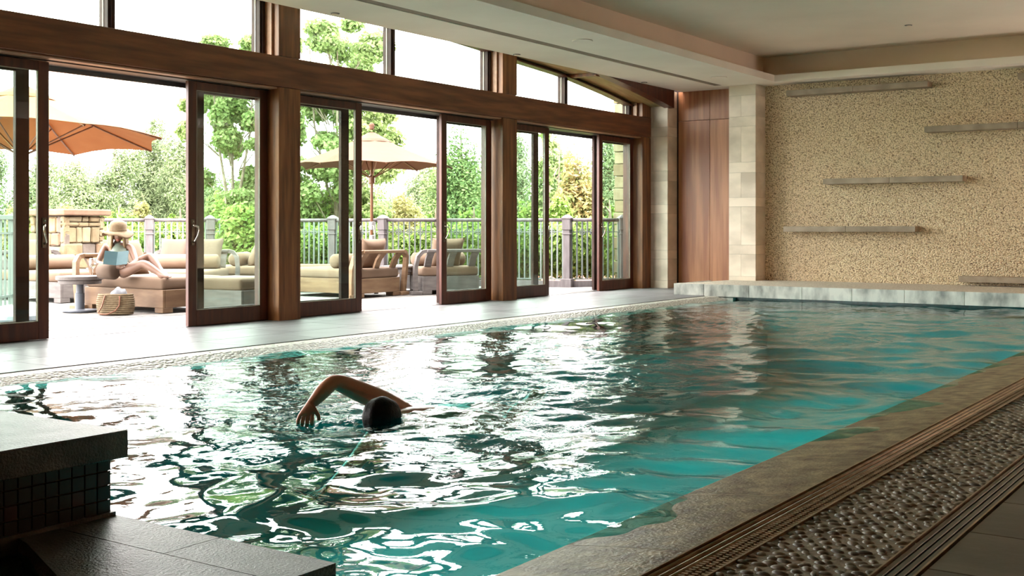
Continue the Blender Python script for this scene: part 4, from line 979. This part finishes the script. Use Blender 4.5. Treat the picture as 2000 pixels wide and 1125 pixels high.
# book
pb_ = W_(228.5, 505, 13.86); bk = empty('book', tuple(pb_), ANG, 'open light blue hardback book held by the woman', 'book')
for sd in (-1, 1):
    M = rot(math.radians(-22), 0, 0) @ Matrix.Rotation(sd*math.radians(-16), 4, 'Z')
    x0, x1 = (0, .148) if sd > 0 else (-.148, 0)
    MB().box(x0, x1, -.002, .002, -.085, .085, 0, M).build('cover', cover_m, bk)
    x0, x1 = (0.002, .142) if sd > 0 else (-.142, -.002)
    MB().box(x0, x1, .003, .016, -.08, .081, 0, M).build('pages', page_m, bk)
# elbow bolster
p = W_(207, 529, 13.95); MB().tube([p + Vector((-.10, .0, .0)), p + Vector((-.08, 0, 0)), p + Vector((.12, .03, -.005)), p + Vector((.15, .03, -.005))], [.06, .098, .10, .07], 20).build('bolster_cushion', cush_d, None, smooth=True, label='dark tan round bolster cushion under the reading woman\'s elbow', cat='cushion')
# --- swimmer
sw = empty('swimmer', tuple(at(747, 6.45, z=-.05)), 0, 'person swimming front crawl, arm bent over the water', 'person')
O = Vector(sw.location); J = []; Ed = []
D = lambda u, v, d: at(u, d, v=v)
bdir = (at(1065, 8.15, z=0) - at(760, 6.55, z=0)).normalized(); side = Vector((bdir.y, -bdir.x, 0))
if side.dot(Vector((math.cos(ANG), math.sin(ANG), 0))) > 0: side = -side
nkp = at(765, 6.6, z=-.07)
chest = nkp + bdir*.2 + Vector((0, 0, -.06)); 
ce_ = add(chest, (.17, .10)); bel = add(chest + bdir*.24 + Vector((0, 0, -.02)), (.15, .095), ce_); pe = add(chest + bdir*.46 + Vector((0, 0, -.03)), (.15, .10), bel)
nn_ = add(nkp + Vector((0, 0, -.01)), .06, ce_); add(at(750, 6.45, z=-.02), .08, nn_)
far_sh = add(at(800, 6.85, z=-.115), .078, ce_)
u1 = add(at(752, 6.72, v=786), .070, far_sh); u2 = add(at(705, 6.62, v=766), .064, u1); el = add(at(664, 6.52, v=748), .052, u2); el2 = add(at(650, 6.48, v=745), .046, el)
f1 = add(at(632, 6.45, v=762), .050, el2); f2 = add(at(617, 6.42, v=780), .038, f1); wr = add(at(607, 6.4, v=790), .029, f2)
pm1 = add(at(600, 6.38, v=799), (.052, .03), wr)
rt_ = Vector((math.cos(ANG), math.sin(ANG), 0)); fo = Vector((-math.sin(ANG), math.cos(ANG), 0))
hp_ = at(600, 6.38, v=799)
for k in range(4):
    o_ = rt_*(-.036 + .021*k) ; ln = (.05, .06, .064, .056)[k]
    p1 = hp_ + o_ + Vector((0, 0, -.03)); p2 = p1 + rt_*(-.012 + .004*k) + Vector((0, 0, -ln*.6)) - fo*.012; p3 = p2 + Vector((0, 0, -ln*.5)) + fo*.004
    a = add(p1, .0138, pm1); a = add(p2, .0122, a); add(p3, .0102, a)
a = add(hp_ + rt_*.045 + Vector((0, 0, -.01)), .014, pm1); a = add(hp_ + rt_*.062 + Vector((0, 0, -.038)), .012, a); add(hp_ + rt_*.063 + Vector((0, 0, -.065)), .010, a)
ns = add(chest - side*(-.19) + Vector((0, 0, -.02)), .075, ce_); ne = add(chest + side*.24 - bdir*.24 + Vector((0, 0, -.22)), .05, ns); nw = add(chest + side*.2 - bdir*.5 + Vector((0, 0, -.3)), .032, ne); nh = add(chest + side*.2 - bdir*.58 + Vector((0, 0, -.31)), (.04, .02), nw)
for k in range(5): a = add(chest + side*(.165 + .018*k) - bdir*.63 + Vector((0, 0, -.31)), .011, nh); add(chest + side*(.16 + .02*k) - bdir*.69 + Vector((0, 0, -.32)), .009, a)
for s_ in (-1, 1):
    h_ = add(chest + bdir*.55 + side*.085*s_ + Vector((0, 0, -.05)), .09, pe); k_ = add(chest + bdir*.93 + side*.09*s_ + Vector((0, 0, -.10 + .05*s_)), .062, h_)
    c_ = add(chest + bdir*1.08 + side*.09*s_ + Vector((0, 0, -.07)), .058, k_); a_ = add(chest + bdir*1.32 + side*.08*s_ + Vector((0, 0, -.02 if s_ < 0 else -.12)), .036, c_)
    fz = .055 if s_ < 0 else -.10
    add(chest + bdir*1.37 + side*.08*s_ + Vector((0, 0, fz + .0)), .036, a_); b_ = add(chest + bdir*1.46 + side*.07*s_ + Vector((0, 0, fz - .04)), (.045, .022), a_)
skinned('body', J, Ed, skin_m, sw, 0)
hm = MB(); hc = at(747, 6.42, z=-.055); HM = head_mesh(hm, Vector(hc) - O, 1, Vector((0, 0, -1)) - bdir*.35, -bdir, 1.0); hm.build('head', skin_m, sw, smooth=True)
hb = MB(); hb.sphere((0, 0, 0), 1, 4, M=HM @ Matrix.Translation((0, -.018, .012)) @ Matrix.Diagonal((.099, .112, .125, 1)))
for v in hb.bm.verts:
    n_ = v.normal if v.normal.length else v.co.normalized(); v.co += .0022*math.sin(v.co.x*95 + 20*v.co.y)*(v.co - (HM @ Vector((0, 0, 0)))).normalized()
hb.build('hair', hair_d, sw, smooth=True, label='wet dark short hair')
